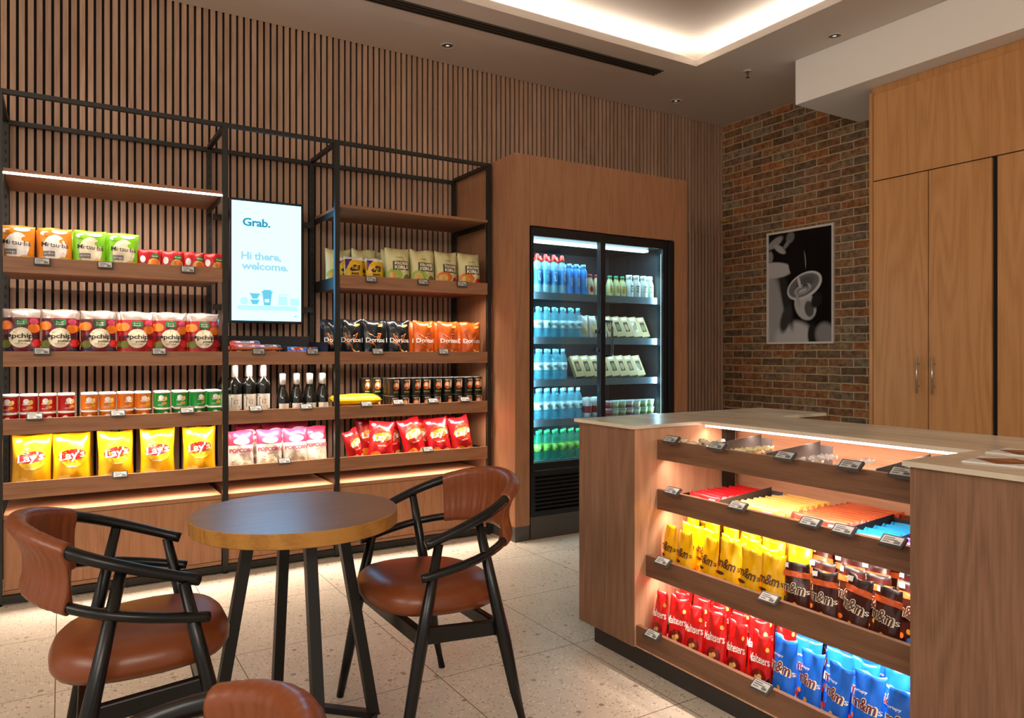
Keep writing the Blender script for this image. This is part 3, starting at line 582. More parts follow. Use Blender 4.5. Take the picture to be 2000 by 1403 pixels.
# ---------------------------------------------------------------- chairs
def bow(t, xa, ya, za, xb, zb):
    xc = xb+ya*.95
    if t < .25: u = t/.25; x = xa+(xc-xa)*u; y = ya*(1-.06*(1-u)**2)
    elif t > .75: u = (1-t)/.25; x = xa+(xc-xa)*u; y = -ya*(1-.06*(1-u)**2)
    else: a = (t-.25)/.5*PI; x = xc-(xc-xb)*math.sin(a); y = ya*math.cos(a)
    return Vector((x, y, za+(zb-za)*(x-xa)/(xb-xa)))
UP_ = (.209, .267, .654, -.211, .804); LO_ = (.231, .285, .559, -.185, .640)
def make_chair():
    r = empty('armchair', (0,0,0))
    m = MB(); T = [k/48 for k in range(49)]
    m.tube([bow(t, *UP_) for t in T], [.0185-.001*abs(t-.5)*8 if .06 < t < .94 else .0165 for t in T], M_LACQ, 12, .95); m.obj('arm_rail', r)
    m = MB(); m.tube([bow(t, *LO_) for t in T], [.0145]*49, M_LACQ, 10, .95); m.obj('lower_rail', r)
    def zr(x): return UP_[2]+(UP_[4]-UP_[2])*(x-UP_[0])/(UP_[3]-UP_[0])
    for s in (1, -1):
        m = MB(); m.tube([(.306, s*.279, 0), (.275, s*.276, .15), (.235, s*.272, .36), (.171, s*.263, zr(.171)-.012)], [.013, .018, .021, .014], M_LACQ, 12); m.obj('leg', r)
        m = MB(); m.tube([(-.121, s*.313, 0), (-.085, s*.300, .15), (-.05, s*.285, .33), (.028, s*.258, zr(.028)-.012)], [.013, .017, .022, .014], M_LACQ, 12); m.obj('leg', r)
    # seat frame: side rails, front and back rails
    for s in (1, -1):
        m = MB(); m.bar((.235, s*.262, .382), (-.055, s*.262, .358), .026, .05, .026, .045, M_LACQ); m.obj('side_rail', r, .004)
    m = MB(); m.bar((.225, -.27, .372), (.225, .27, .372), .026, .05, .026, .05, M_LACQ); m.obj('front_rail', r, .004)
    m = MB(); m.bar((-.055, -.27, .345), (-.055, .27, .345), .026, .045, .026, .045, M_LACQ); m.obj('back_rail', r, .004)
    # domed seat pad
    m = MB(); nn = 40; rings = []
    prof = [(0, .082), (.3, .081), (.55, .078), (.75, .072), (.88, .061), (.955, .045), (1.0, .022), (.995, .002), (.95, -.014), (.7, -.018), (0, -.018)]
    v = []
    for f, z in prof[1:-1]:
        for k in range(nn):
            a = 2*PI*k/nn; c, s_ = math.cos(a), math.sin(a); p = 2.9
            rad = 1/((abs(c)/.226)**p+(abs(s_)/.230)**p)**(1/p)
            x = rad*c*f; y = rad*s_*f
            if x < 0: y *= 1-.10*(-x/.25)
            v.append((x+.088, y, .428+z+.012*(x/.25)))
    nr = len(prof)-2; fs = []
    for q in range(nr-1):
        for k in range(nn): fs.append((q*nn+k, (q+1)*nn+k, (q+1)*nn+(k+1) % nn, q*nn+(k+1) % nn))
    v += [(.088, 0, .428+.082), (.088, 0, .410)]; 
    for k in range(nn): fs.append((nr*nn, k, (k+1) % nn)); fs.append((nr*nn+1, (nr-1)*nn+(k+1) % nn, (nr-1)*nn+k))
    m.add(v, fs, M_LEATH, True); m.obj('seat', r)
    # leather sling wrapped over the upper bow and under the lower bow
    m = MB(); NT = 120; NP = 22; v = []
    for i in range(NT+1):
        u = i/NT; tu = .335+.33*u; tl = .36+.28*u
        A = bow(tu, *UP_); B = bow(tl, *LO_); d = (bow(tu+.002, *UP_)-bow(tu-.002, *UP_)).normalized(); out = Vector((d.y, -d.x, 0)).normalized()
        if out.x*(A.x-.04)+out.y*A.y < 0: out = -out
        pl = .0042*abs(math.sin(u*PI*8.5+.8*math.sin(u*9)))**.6-.003+.0012*math.sin(u*PI*41)
        rA, rB = .0235+pl*.22, .019+pl*.3
        loop = []
        for k in range(8): a = PI*k/7; loop.append(A+out*math.cos(a)*rA*1.0+Vector((0,0,1))*math.sin(a)*rA)   # over the top, outside to inside
        for k in (1, 2, 3):
            f = k/4; q = A.lerp(B, f)-out*(.021-.010*math.sin(PI*f)+pl); loop.append(q)
        for k in range(8): a = PI*k/7; loop.append(B-out*math.cos(a)*rB-Vector((0,0,1))*math.sin(a)*rB)
        for k in (1, 2, 3):
            f = k/4; q = B.lerp(A, f)+out*(.017-.020*math.sin(PI*f)+pl); loop.append(q)
        v += loop
    n2 = 22; fs = [(i*n2+k, i*n2+(k+1) % n2, (i+1)*n2+(k+1) % n2, (i+1)*n2+k) for i in range(NT) for k in range(n2)]
    fs += [tuple(range(n2-1, -1, -1)), tuple(NT*n2+k for k in range(n2))]
    m.add(v, fs, M_LEATH, True); m.obj('backrest_cover', r)
    return r
ch = make_chair(); ch.location = (1.168, 2.324, 0); ch.rotation_euler = (0, 0, PI)
tag(ch, 'black wood armchair with cognac leather seat, right of the round table', 'chair', 'leather armchairs')
dup(ch, (.108, 2.331, 0), R(-2), 'black wood armchair with cognac leather seat, left of the round table')
dup(ch, (.04, .90, 0), R(165), 'black armchair in the foreground, only its leather back rail showing at the bottom')

# ---------------------------------------------------------------- packets, bottles, cans: one mesh per kind and crumple, then copies
def foil(name, col, rough=.33, **k): return mat('foil_'+name, col, rough, spec=.5, bump=k.pop('bump', .6), bscale=k.pop('bscale', 26), **k)
class Bag:
    """a foil bag standing on its lower seal, its printed face towards -y"""
    def __init__(s, w, h, d, kind='pillow', seed=0, crumple=.0035, jag=.004, waist=.04, ears=0):
        s.w, s.h, s.d, s.kind, s.cr, s.waist, s.jag, s.ears = w, h, d, kind, crumple, waist, jag, ears
        q = random.Random(seed); s.ph = [q.uniform(0, 6.3) for _ in range(12)]; s.amp = [q.uniform(.5, 1) for _ in range(12)]; s.lean = q.uniform(-.02, .02)
    def prof(s, u, v):
        u = min(1, abs(u)); v = min(1, max(0, v))
        if s.kind == 'pillow': return max(0, 1-u**2.6)**.6*max(0, 1-abs(2*v-.92)**3.2 if v < .96 else 0)**.55
        if s.kind == 'pouch': return max(0, 1-u**3.2)**.6*(1-.93*min(1, v/.86)**1.5)*(1 if v > .02 else .8)
        return max(0, 1-u**6)**.5*max(0, 1-abs(2*v-1)**8)**.5     # flat packet
    def y(s, x, z, side=-1):
        u = 2*x/s.w; v = z/s.h; p = s.prof(u, v)
        n = (math.sin(u*3.1+v*4+s.ph[0])*s.amp[0]+math.sin(u*6.3-v*7+s.ph[1])*s.amp[1]*.6+math.sin(v*13+u*2.2+s.ph[2])*.5+math.sin((u+v)*11+s.ph[3])*.35)
        fold = s.cr*n*(.35+.65*p)
        top = s.jag*math.sin(u*5+s.ph[4])*max(0, v-.75)*4
        return side*(s.d/2*p+.0008)+fold*(1 if side < 0 else .6)+top
    def xz(s, u, v):
        x = u*s.w/2*(1-s.waist*math.sin(PI*v)*(1 if s.kind == 'pillow' else .4)); z = v*s.h
        if v > .93: z += s.h*.012*math.sin(u*4+s.ph[5])+s.ears*s.h*.05*(abs(u)**2-.5)
        return x+s.lean*z*.5, z
    def surf(s, off):
        def f(x, z): return (x+s.lean*z*.5, s.y(x, z)-off, z)
        return f
    def build(s, base, bands=(), back=None, nu=14, nv=18):
        m = MB(); v = []
        for side in (-1, 1):
            for j in range(nv+1):
                for i in range(nu+1):
                    u = -1+2*i/nu; x, z = s.xz(u, j/nv); v.append((x, s.y(u*s.w/2, j/nv*s.h, side), z))
        k = (nu+1)*(nv+1); fb = {}
        for side in (0, 1):
            for j in range(nv):
                mt = base
                for z0, z1, bm in bands:
                    if z0 <= (j+.5)/nv < z1: mt = bm
                if side and back: mt = back
                for i in range(nu):
                    a = side*k+j*(nu+1)+i; q = (a, a+1, a+nu+2, a+nu+1)
                    fb.setdefault(mt, []).append(q if not side else q[::-1])
        for j in range(nv):
            for i in (0, nu):
                a = j*(nu+1)+i; q = (a, a+nu+1, k+a+nu+1, k+a); fb.setdefault(base, []).append(q if i == 0 else q[::-1])
        for j in (0, nv):
            for i in range(nu):
                a = j*(nu+1)+i; q = (a, k+a, k+a+1, a+1); fb.setdefault(base, []).append(q if j == 0 else q[::-1])
        m.v = v
        for mt, f in fb.items():
            i = m.mi(mt); m.f += f; m.m += [i]*len(f); m.smooth += [True]*len(f)
        return m
def T(m, b, s, x, z, h, mt, off=.0022, **k): put_text(m, s, x, z, h, mt, b.surf(off+.0014), **k)
def D(m, b, pts, mt, off=.0014): put_poly(m, pts, mt, b.surf(off))
INK = mat('ink_black', '141214', .5); PAPER = mat('print_white', 'F2EEE8', .4); CREAM = mat('print_cream', 'E8DDBF', .4); RED = mat('print_red', 'C2201C', .35); GOLD = mat('print_gold', 'D8A02A', .35)
GREEN = mat('print_green', '1F7A3C', .4); BROWN = mat('print_brown', '4A1E12', .4); ORANGE = mat('print_orange', 'E0741C', .4); PURP = mat('print_purple', '4A2478', .4); BLUE = mat('print_blue', '1C6FD0', .4); LIME = mat('print_lime', '8CCB2A', .4)
GREY = mat('print_grey', '7A7872', .5); CHIP = mat('print_crisp', 'E0B25A', .45); PINK = mat('print_pink', 'B23A5A', .4); OLIVE = mat('print_olive', '6E7A2C', .5)
PROT = {}
def proto(key, build): 
    if key not in PROT: PROT[key] = [build(k).mesh(key) for k in range(3)]
    return PROT[key]
NAMED = {}
def place(name, meshes, loc, rz, label, cat, group=None, tilt=0, scale=1, pick=None, roll=0):
    me = meshes[rnd.randrange(len(meshes)) if pick is None else pick % len(meshes)]
    o = bpy.data.objects.new(name, me); COL.objects.link(o); o.rotation_euler = (tilt, roll, rz)
    if tilt or roll:      # set the lowest point of the turned shape on the surface below it
        M3 = o.rotation_euler.to_matrix()[2]; lo = min(M3[0]*v.co.x+M3[1]*v.co.y+M3[2]*v.co.z for v in me.vertices)*scale
        loc = (loc[0], loc[1], loc[2]-lo+.0004)
    o.location = loc
    if scale != 1: o.scale = (scale,)*3
    return tag(o, label, cat, group)

# --- rice snack bags
def b_rice(col, dark, nm):
    def f(k):
        b = Bag(.152, .225, .045, seed=k+hash(nm) % 50*0+11, crumple=.003); F = foil(nm, col, .32); m = b.build(F)
        D(m, b, ell(.02, .205, .035, .012), PAPER); D(m, b, ell(-.045, .195, .02, .012), PAPER); D(m, b, ell(0, .115, .052, .075), PAPER if nm == 'rice_orange' else CREAM); D(m, b, ell(.035, .05, .03, .024), CHIP, .0018); D(m, b, ell(-.04, .03, .022, .018), F, .0018); D(m, b, ell(.04, .155, .022, .014), F, .0018)
        D(m, b, ell(-.03, .19, .02, .01), F, .0018); D(m, b, ell(.02, .045, .012, .010), RED if nm == 'rice_orange' else BROWN, .0022)
        T(m, b, 'Mi·tsu·ba', 0, .135, .024, INK, width=.118, bold=.004, rot=-.06); D(m, b, rect(-.052, .075, .0, .102, 4), GREY, .0020); T(m, b, 'RICE CRACKERS', -.026, .0885, .0055, PAPER, off=.0028, width=.042)
        return m
    return f
z1 = ROWS[1][0]+.016; z2 = ROWS[2][0]+.016; z3 = ROWS[3][0]+.016; z4 = ROWS[4][0]+.016
DEP = ['front', 'second', 'third', 'rear']
def depth(k): return {0: 'in front', 1: 'one behind', 2: 'two behind', 3: 'at the back'}[k]
for i, (x, c, nm) in enumerate(((-.189, 'E08A1E', 'orange'), (-.023, 'E08A1E', 'orange'), (.129, '7CC21C', 'green'), (.283, '7CC21C', 'green'))):
    P_ = proto('rice_'+nm, b_rice(c, '', 'rice_'+nm))
    for k in range(3): place('snack_bag', P_, (x+rnd.uniform(-.006, .006)-.004*k, 4.445+.062*k, z1), rnd.uniform(-.05, .05), '%s rice snack bag, %s %s stack on the top left tray, %s' % (nm, ['leftmost', 'right', 'left', 'right'][i], nm, depth(k)), 'snack bag', 'rice snack bags', tilt=R(-4))
# --- small red nut packets
def b_nuts(k):
    b = Bag(.112, .148, .035, seed=k+3, crumple=.003); m = b.build(foil('nut_red', 'B8121C', .35)); D(m, b, ell(.025, .065, .032, .034), CHIP); D(m, b, ell(.03, .075, .02, .018), ORANGE, .0018); D(m, b, ell(.03, .11, .02, .013), GREEN, .0018); T(m, b, 'farmer', .03, .11, .008, PAPER, width=.03)
    D(m, b, rect(-.045, .03, -.015, .065, 3), GOLD); D(m, b, ell(-.03, .09, .013, .02), PAPER, .0018); return m
P_ = proto('nuts', b_nuts)
for i, x in enumerate((.405, .520, .632, .735)):
    for k in range(2): place('nut_packet', P_, (x, 4.44+.045*k, z1), rnd.uniform(-.08, .08), 'small red nut packet on the top left tray, %s from left, %s' % (ORD[i], depth(k)), 'nut packet', 'red nut packets', tilt=R(-5))
# --- potato snack bags
def b_pop(nm, col, col2):
    def f(k):
        b = Bag(.163, .275, .062, seed=k+21, crumple=.0055, jag=.007); m = b.build(foil(nm, col, .3), [(.86, 1.01, foil('pop_top', 'B5A59C', .22, metal=.55))])
        s2 = foil(nm+'_2', col2, .35)
        for q, (x, z, r, mt) in enumerate(((-.062,.19,.026,ORANGE),(.055,.175,.026,ORANGE),(-.055,.055,.03,s2),(.06,.05,.028,s2),(.0,.03,.026,ORANGE),(-.06,.095,.022,OLIVE),(.066,.10,.022,RED),(.055,.21,.018,PINK))): D(m, b, ell(x, z, r, r*.9), mt, .0014+.0001*q)
        D(m, b, ell(0, .128, .050, .052), CREAM, .0026); D(m, b, ell(-.045, .035, .022, .02), OLIVE, .0028)
        D(m, b, [(-.026,.222),(-.026,.195),(0,.18),(.026,.195),(.026,.222)], GREEN, .0028); T(m, b, 'funny', 0, .211, .009, PAPER, off=.0034, width=.034); T(m, b, 'frisch', 0, .199, .009, PAPER, off=.0034, width=.034)
        T(m, b, 'p pchips', .0, .138, .024, INK, off=.0036, width=.142, bold=.02); D(m, b, ell(-.047, .1375, .0075, .0085), INK, .0036); T(m, b, 'potato', .022, .113, .013, INK, off=.0036, width=.06, bold=.02); T(m, b, 'SOUR CREAM', 0, .097, .006, GREY, off=.0036, width=.05)
        if nm == 'pop_purple': T(m, b, 'NEU', -.06, .222, .012, INK, off=.003, width=.034, bold=.03)
        return m
    return f
for i, x in enumerate((-.178, -.004, .169, .343, .517, .690)):
    nm = 'purple' if i < 3 else 'red'; P_ = proto('pop_'+nm, b_pop('pop_'+nm, '6A1428' if i < 3 else '9A1420', '3A1A38' if i < 3 else 'A8281C'))
    for k in range(3): place('snack_bag', P_, (x+rnd.uniform(-.006, .006), 4.465+.094*k, z2), rnd.uniform(-.07, .07), '%s potato snack bag, %s column from the left on the second left tray, %s' % (nm, ORD[i], depth(k)), 'snack bag', 'potato snack bags', tilt=R(-3), scale=1+.01*k)
# --- small cans of stacked crisps
def b_can(nm, col):
    def f(k):
        m = MB(); C = mat('can_'+nm, col, .28, spec=.5); LID = mat('can_lid', 'E6E2DA', .35); RIM = mat('can_rim', 'B9B4AC', .3, .8)
        m.lathe([(.036,0,RIM),(.0375,.001,RIM),(.0375,.004,C),(.037,.006,C),(.037,.079,RIM),(.038,.080,LID),(.0388,.082,LID),(.0388,.088,LID),(.035,.0895,LID),(.0,.0895,LID)], n=28)
        def cy(off):
            return lambda x, z: (math.sin(x/.037)*(.037+off), -math.cos(x/.037)*(.037+off), z)
        put_poly(m, ell(0, .055, .014, .0135), PAPER, cy(.0006)); put_text(m, 'Pringles', 0, .041, .009, PAPER, cy(.0009), width=.034, bold=.03); put_poly(m, ell(.021, .05, .009, .012), CHIP, cy(.0006)); put_poly(m, ell(.015, .024, .014, .008), GOLD, cy(.0006)); put_text(m, 'ORIGINAL', -.004, .016, .005, PAPER, cy(.001), width=.03)
        return m
    return f
XS = [-.224,-.142,-.060,.022,.126,.210,.295,.379,.475,.566,.655,.742]
for i, x in enumerate(XS):
    nm = ['red', 'orange', 'green'][i//4]; P_ = proto('can_'+nm, b_can(nm, ['B5161A', 'D9741A', '1F8F3A'][i//4]))
    for lay in range(2):
        for k in range(2): place('crisps_can', P_, (x, 4.455+.080*k, z3+lay*.0898), rnd.uniform(-.5, .5) if k else rnd.uniform(-.35, .35), 'small %s crisps can, %s of four %s ones from the left, %s layer, %s' % (nm, ORD[i % 4], nm, ['lower', 'upper'][lay], depth(k)), 'can', 'small crisps cans')
# --- big crisp bags
def b_lays(nm, col, badge, w=.185, h=.285, sub='natur'):
    def f(k):
        b = Bag(w, h, .075, seed=k*3+5, crumple=.0075, jag=.008, waist=.07, ears=.6); F = foil(nm, col, .26, bump=.35, bscale=22); m = b.build(F)
        D(m, b, ell(.005, h*.60, .062, .064), mat(nm+'_glow', 'F2C21C' if 'yellow' in nm else 'D8301C', .35), .0016)
        D(m, b, ell(0, h*.60, .062, .029, rot=.12), RED if 'yellow' in nm else mat('lays_halo', 'E8A23A', .35), .0024); T(m, b, "Lay's", 0, h*.605, .040, PAPER, off=.0066, width=.112, bold=.02, shear=.10, rot=.04)
        T(m, b, sub, 0, h*.40, .008, PAPER, width=.05); D(m, b, ell(-.035, h*.16, .032, .026), CHIP if 'yellow' in nm else ORANGE, .0018); D(m, b, ell(.035, h*.13, .026, .02), CHIP, .0020); D(m, b, ell(-.055, h*.9, .014, .009), PAPER, .0018)
        return m
    return f
P_ = proto('lays_yellow', b_lays('lays_yellow', 'DDA00C', '', .176, .288))
for i, (x, z) in enumerate(((-.131, -.0), (.048, 0), (.252, 0), (.451, 0), (.667, .0))):
    for k in range(2 if i in (0, 1, 3) else 1): place('crisp_bag', P_, (x+.02*k, 4.475+.125*k, z4), [-.10, .05, .12, -.06, -.12][i]+.15*k, 'large yellow crisp bag, %s from the left on the bottom left tray, %s' % (ORD[i], depth(k)), 'crisp bag', 'yellow crisp bags', tilt=R(-6), pick=i+k)
P_ = proto('lays_red', b_lays('lays_red', 'B4141A', '', .165, .262, 'paprika'))
for i, (x, y, z, rz, ro) in enumerate(((1.607, 4.50, -.05, .5, -.25), (1.746, 4.47, 0, -.2, .08), (1.885, 4.60, -.02, .15, -.08), (2.012, 4.49, -.01, .1, -.22), (2.181, 4.47, 0, -.1, -.12), (2.355, 4.47, .0, .05, -.14), (2.28, 4.60, .02, .1, .05), (2.08, 4.60, .02, -.1, .1), (1.76, 4.72, .0, .2, 0))):
    place('crisp_bag', P_, (x, y, z4), rz, 'red crisp bag on the bottom right tray, %s' % ['slumped at the far left', 'large one at the front left', 'second from left, half hidden', 'leaning, third from left', 'fourth from left in front', 'rightmost in front', 'behind at the right', 'behind in the middle', 'behind at the left'][i], 'crisp bag', 'red crisp bags', tilt=R(-8), pick=i, roll=ro, scale=.8 if i == 0 else (.9 if i == 2 else 1))
# --- popcorn bags
def b_popcorn(k):
    b = Bag(.150, .252, .075, seed=k+31, crumple=.006, jag=.008); W_ = foil('popcorn_white', 'D9CFC2', .35); PK_ = foil('popcorn_pink', 'A83252', .3); m = b.build(W_, [(.66, .99, PK_)])
    D(m, b, ell(.0, .19, .045, .02), PAPER, .0018); D(m, b, ell(0, .065, .06, .045), mat('popcorn_print', 'CFC2A6', .7, bump=.8, bscale=90), .0018)
    T(m, b, 'POPCORN', 0, .138, .022, PINK, width=.135, bold=.03); T(m, b, 'SWEET', 0, .112, .008, PINK, width=.03); 
    for q in range(6): D(m, b, rect(-.05+.018*q, .018, -.042+.018*q, .038, 1), PINK, .0022)
    return m
P_ = proto('popcorn', b_popcorn)
for i, (x, y, rz) in enumerate(((.892, 4.47, .05), (1.050, 4.46, -.04), (1.205, 4.465, .05), (1.345, 4.52, .12))): place('popcorn_bag', P_, (x, y, z4), rz, 'pink and white popcorn bag, front row of the middle bay, %s from left' % ORD[i], 'popcorn bag', 'popcorn bags', tilt=R(-6), pick=i)
for i, (x, y) in enumerate(((.96, 4.60), (1.13, 4.62), (1.28, 4.64))): place('popcorn_bag', P_, (x, y, z4+.03), rnd.uniform(-.2, .2), 'pink and white popcorn bag, second row of the middle bay, %s' % ['behind the left gap', 'in the middle', 'at the right'][i], 'popcorn bag', 'popcorn bags', tilt=R(-14), pick=i+1)
# --- sausage sticks and dark packets with black tray divider under the screen
e = empty('divider_box', (1.11, 4.44, z2)); tag(e, 'shallow black divider box holding the sausage snacks under the screen', 'divider box')
bx('box_back', e, (-.30, .40, 0, .286, .404, .16), M_CARD); bx('box_side', e, (.282, .0, 0, .286, .40, .12), M_CARD); bx('divider', e, (.035, .0, 0, .039, .40, .09), M_CARD); bx('box_side', e, (-.30, .0, 0, -.296, .40, .12), M_CARD); bx('box_floor', e, (-.30, 0, 0, .286, .404, .003), M_CARD)
def b_stick(k):
    b = Bag(.17, .045, .02, 'flat', seed=k, crumple=.001, jag=0, waist=0); m = b.build(foil('sausage_orange', 'D8743A', .3), [(.35, .65, PAPER)], nu=12, nv=8); T(m, b, 'BIFI', .0, .022, .016, INK, width=.05, bold=.03); D(m, b, rect(-.08, .004, -.05, .041, 2), RED); D(m, b, rect(.05, .004, .08, .041, 2), BROWN); return m
P_ = proto('stick', b_stick)
for lay in range(3):
    for j in range(4 if lay < 2 else 3):
        place('sausage_snack', P_, (.912+.008*lay+(j % 2)*.125, 4.475+.06*(j//2)*1.0, z2+.012+lay*.027+.024*(j//2)), rnd.uniform(-.15, .15), 'orange and white sausage snack wrapper, %s layer, %s of the pile under the screen' % (['bottom', 'middle', 'top'][lay], ['front left', 'front right', 'rear left', 'rear right'][j]), 'sausage snack', 'sausage snacks', tilt=R(-62))
def b_pk(cols):
    def f(k):
        b = Bag(.062, .055, .014, 'flat', seed=k, crumple=.001, jag=0, waist=0); m = b.build(foil(cols[0], cols[1], .3), nu=8, nv=6); D(m, b, ell(.01, .025, .018, .014), RED if cols[0] == 'packet_blue' else BLUE); D(m, b, ell(-.018, .02, .01, .012), CHIP, .0018); return m
    return f
for i in range(12):
    j, kk = i % 4, i//4; bl = i % 3 == 0; P_ = proto('packet_blue' if bl else 'packet_red', b_pk(('packet_blue', '3A8FD0') if bl else ('packet_red', 'A01420')))
    place('snack_packet', P_, (1.192+.053*j, 4.47+.06*kk, z2+.012+.022*kk), rnd.uniform(-.25, .25), 'small %s snack packet under the screen, %s row, %s from left' % ('blue' if bl else 'dark red', ['front', 'middle', 'rear'][kk], ORD[j]), 'snack packet', 'small snack packets', tilt=R(-55))
# --- wine bottles
M_WG = mat('wine_glass', '0C0E0B', .08, spec=.6, coat=.3); M_LAB = mat('wine_label', 'D6D0C2', .6); M_CAP = mat('wine_capsule', 'C9BDB8', .25, .5); M_CAP2 = mat('silver_capsule', 'D8D4CE', .25, .4)
def cyl(r): return lambda off: (lambda x, z: (math.sin(x/r)*(r+off), -math.cos(x/r)*(r+off), z))
def b_wine(k):
    m = MB(); m.lathe([(.036,0,M_WG),(.0393,.004,M_WG),(.0393,.190,M_WG),(.038,.212,M_WG),(.027,.234,M_WG),(.018,.247,M_WG),(.0165,.250,M_CAP),(.0172,.251,M_CAP),(.0172,.317,M_CAP),(.0155,.320,M_CAP),(0,.320,M_CAP)], n=28)
    s_ = cyl(.0393); put_poly(m, rect(-.046, .055, .042, .150, 8), M_LAB, s_(.0006)); put_text(m, 'Cuvée', 0, .118, .008, GREY, s_(.0012), width=.03); put_text(m, 'Rouge', 0, .098, .006, GREY, s_(.0012), width=.022); return m
def b_slim(k):
    m = MB(); m.lathe([(.034,0,M_WG),(.0375,.004,M_WG),(.0375,.105,M_WG),(.033,.135,M_WG),(.018,.178,M_WG),(.0135,.200,M_CAP2),(.0170,.201,M_CAP2),(.0170,.262,M_CAP2),(.015,.264,M_CAP2),(0,.264,M_CAP2)], n=24)
    s_ = cyl(.0375); put_poly(m, rect(-.034, .025, .032, .088, 7), M_LAB, s_(.0006)); put_text(m, 'Secco', 0, .06, .008, INK, s_(.0012), width=.03); put_poly(m, ell(0, .042, .012, .006), BROWN, s_(.0012)); return m
P_ = proto('wine', b_wine)
for i, x in enumerate((.858, .938, 1.018)):
    for k in range(2): place('wine_bottle', P_, (x+.012*k, 4.475+.088*k, z3), rnd.uniform(-.15, .15), 'dark wine bottle with cream label, %s from the left, %s' % (ORD[i], depth(k)), 'wine bottle', 'wine bottles')
place('wine_bottle', P_, (.84, 4.69, z3), .3, 'dark wine bottle at the back, half hidden behind the shelving post', 'wine bottle', 'wine bottles')
P_ = proto('slim', b_slim)
for i, x in enumerate((1.128, 1.212, 1.292, 1.372)):
    for k in range(3): place('sparkling_bottle', P_, (x+.018*k, 4.465+.078*k, z3), rnd.uniform(-.15, .15), 'small dark bottle with tall silver cap, %s from the left, %s' % (ORD[i], depth(k)), 'bottle', 'small silver capped bottles')
# --- cracker boxes and cream coloured snack bags, right bay top tray
def b_tuc(k):
    b = Bag(.125, .185, .05, seed=k+2, crumple=.003); Y = foil('cracker_yellow', 'E8B512', .35); m = b.build(Y, [(.9, 1.01, PAPER)]); D(m, b, [(-.055,.17),(-.055,.10),(-.01,.17)], PURP, .0016)
    D(m, b, [(-.032,.105),(.0,.135),(.036,.130),(.030,.098),(-.02,.092)], INK, .002); T(m, b, 'TUC', .002, .113, .017, GOLD, off=.0028, width=.045, bold=.05); T(m, b, 'BAKE', .002, .078, .013, INK, width=.046, bold=.04); T(m, b, 'ROLLS', .002, .060, .013, INK, width=.05, bold=.04); D(m, b, rect(-.05, .018, .05, .034, 4), mat('print_skin', 'E8A878', .4)); return m
P_ = proto('tuc', b_tuc)
for i, (x, y) in enumerate(((1.563, 4.445), (1.705, 4.455), (1.53, 4.515), (1.67, 4.525), (1.543, 4.59))): place('cracker_bag', P_, (x, y, z1), .08*(i % 2)-.03, 'yellow cracker roll bag on the top right tray, %s' % ['front left', 'front right', 'second row at the left', 'second row in the middle', 'third row'][i], 'cracker bag', 'yellow cracker bags', tilt=R(-5), pick=i)
def b_kk(nm, lo, acc):
    def f(k):
        b = Bag(.172, .265, .07, seed=k+17, crumple=.005, jag=.007, ears=.4); m = b.build(foil('kettle_cream', 'D6CC92', .4), [(0, .18, foil(nm+'_low', lo, .4))]); 
        D(m, b, ell(-.03, .09, .052, .035), acc, .0016); D(m, b, ell(-.04, .08, .03, .026), CHIP, .0019); D(m, b, ell(.05, .06, .025, .03), OLIVE if nm == 'kk_green' else RED, .0021)
        D(m, b, rect(-.042, .118, .066, .175, 5), mat('print_dark_olive', '3C3A1E', .5), .0020); T(m, b, 'KROSSE', .014, .160, .018, CREAM, off=.003, width=.092, bold=.05); T(m, b, 'KERLE', .014, .135, .020, CREAM, off=.003, width=.092, bold=.05)
        D(m, b, ell(.01, .03, .020, .012), INK, .0024); D(m, b, ell(-.028, .025, .009, .008), INK, .0024); T(m, b, 'meersalz', 0, .2, .007, OLIVE, width=.04); return m
    return f
KG = proto('kk_green', b_kk('kk_green', '4E9A38', mat('print_leek', '9DBB4A', .45))); KO = proto('kk_orange', b_kk('kk_orange', 'B4552A', ORANGE))
for i, (x, y) in enumerate(((1.548, 4.70), (1.869, 4.465), (2.043, 4.46), (2.218, 4.46), (2.392, 4.455), (1.705, 4.63), (1.880, 4.568), (2.055, 4.566), (2.230, 4.566), (2.398, 4.563), (2.385, 4.67), (1.815, 4.72), (2.01, 4.68), (2.20, 4.675))):
    og = i in (3, 4, 9, 10, 13)
    place('crisp_bag', KO if og else KG, (x, y, z1), rnd.uniform(-.07, .07), 'cream bag of kettle crisps with %s print, %s' % ('orange' if og else 'green', ['far left beside the post behind the crackers', 'first in front, next to the crackers', 'second in front', 'third in front', 'rightmost in front', 'second row behind the crackers', 'second row, second from left', 'second row, middle', 'second row, third from right', 'second row, second from right', 'second row, rightmost', 'rear row at left', 'rear row in the middle', 'rear row at right'][i]), 'crisp bag', 'cream kettle crisp bags', tilt=R(-6), pick=i)
# --- tortilla chip bags
def b_dor(nm, col):
    def f(k):
        b = Bag(.155, .262, .062, seed=k+9, crumple=.0065, jag=.008, ears=.4); m = b.build(foil(nm, col, .22, bump=.3)); 
        D(m, b, [(-.045,.175),(.045,.175),(.0,.07)], ORANGE if nm == 'dor_black' else mat('dor_dark', 'A8380E', .4), .0016); D(m, b, [(-.032,.165),(.032,.165),(.0,.088)], mats_d[nm], .002)
        D(m, b, [(.0,.075),(.05,.06),(.03,.015)], CHIP, .002); D(m, b, ell(.04, .225, .022, .008, rot=.3), CHIP, .0018)
        T(m, b, 'Doritos', 0, .132, .030, PAPER, off=.0036, width=.125, bold=.015, rot=.0); D(m, b, [(-.05,.115),(-.02,.118),(-.0,.09)], ORANGE, .0024); return m
    return f
mats_d = {'dor_black': foil('dor_black', '15191C', .22), 'dor_orange': foil('dor_orange', 'C2581A', .22)}
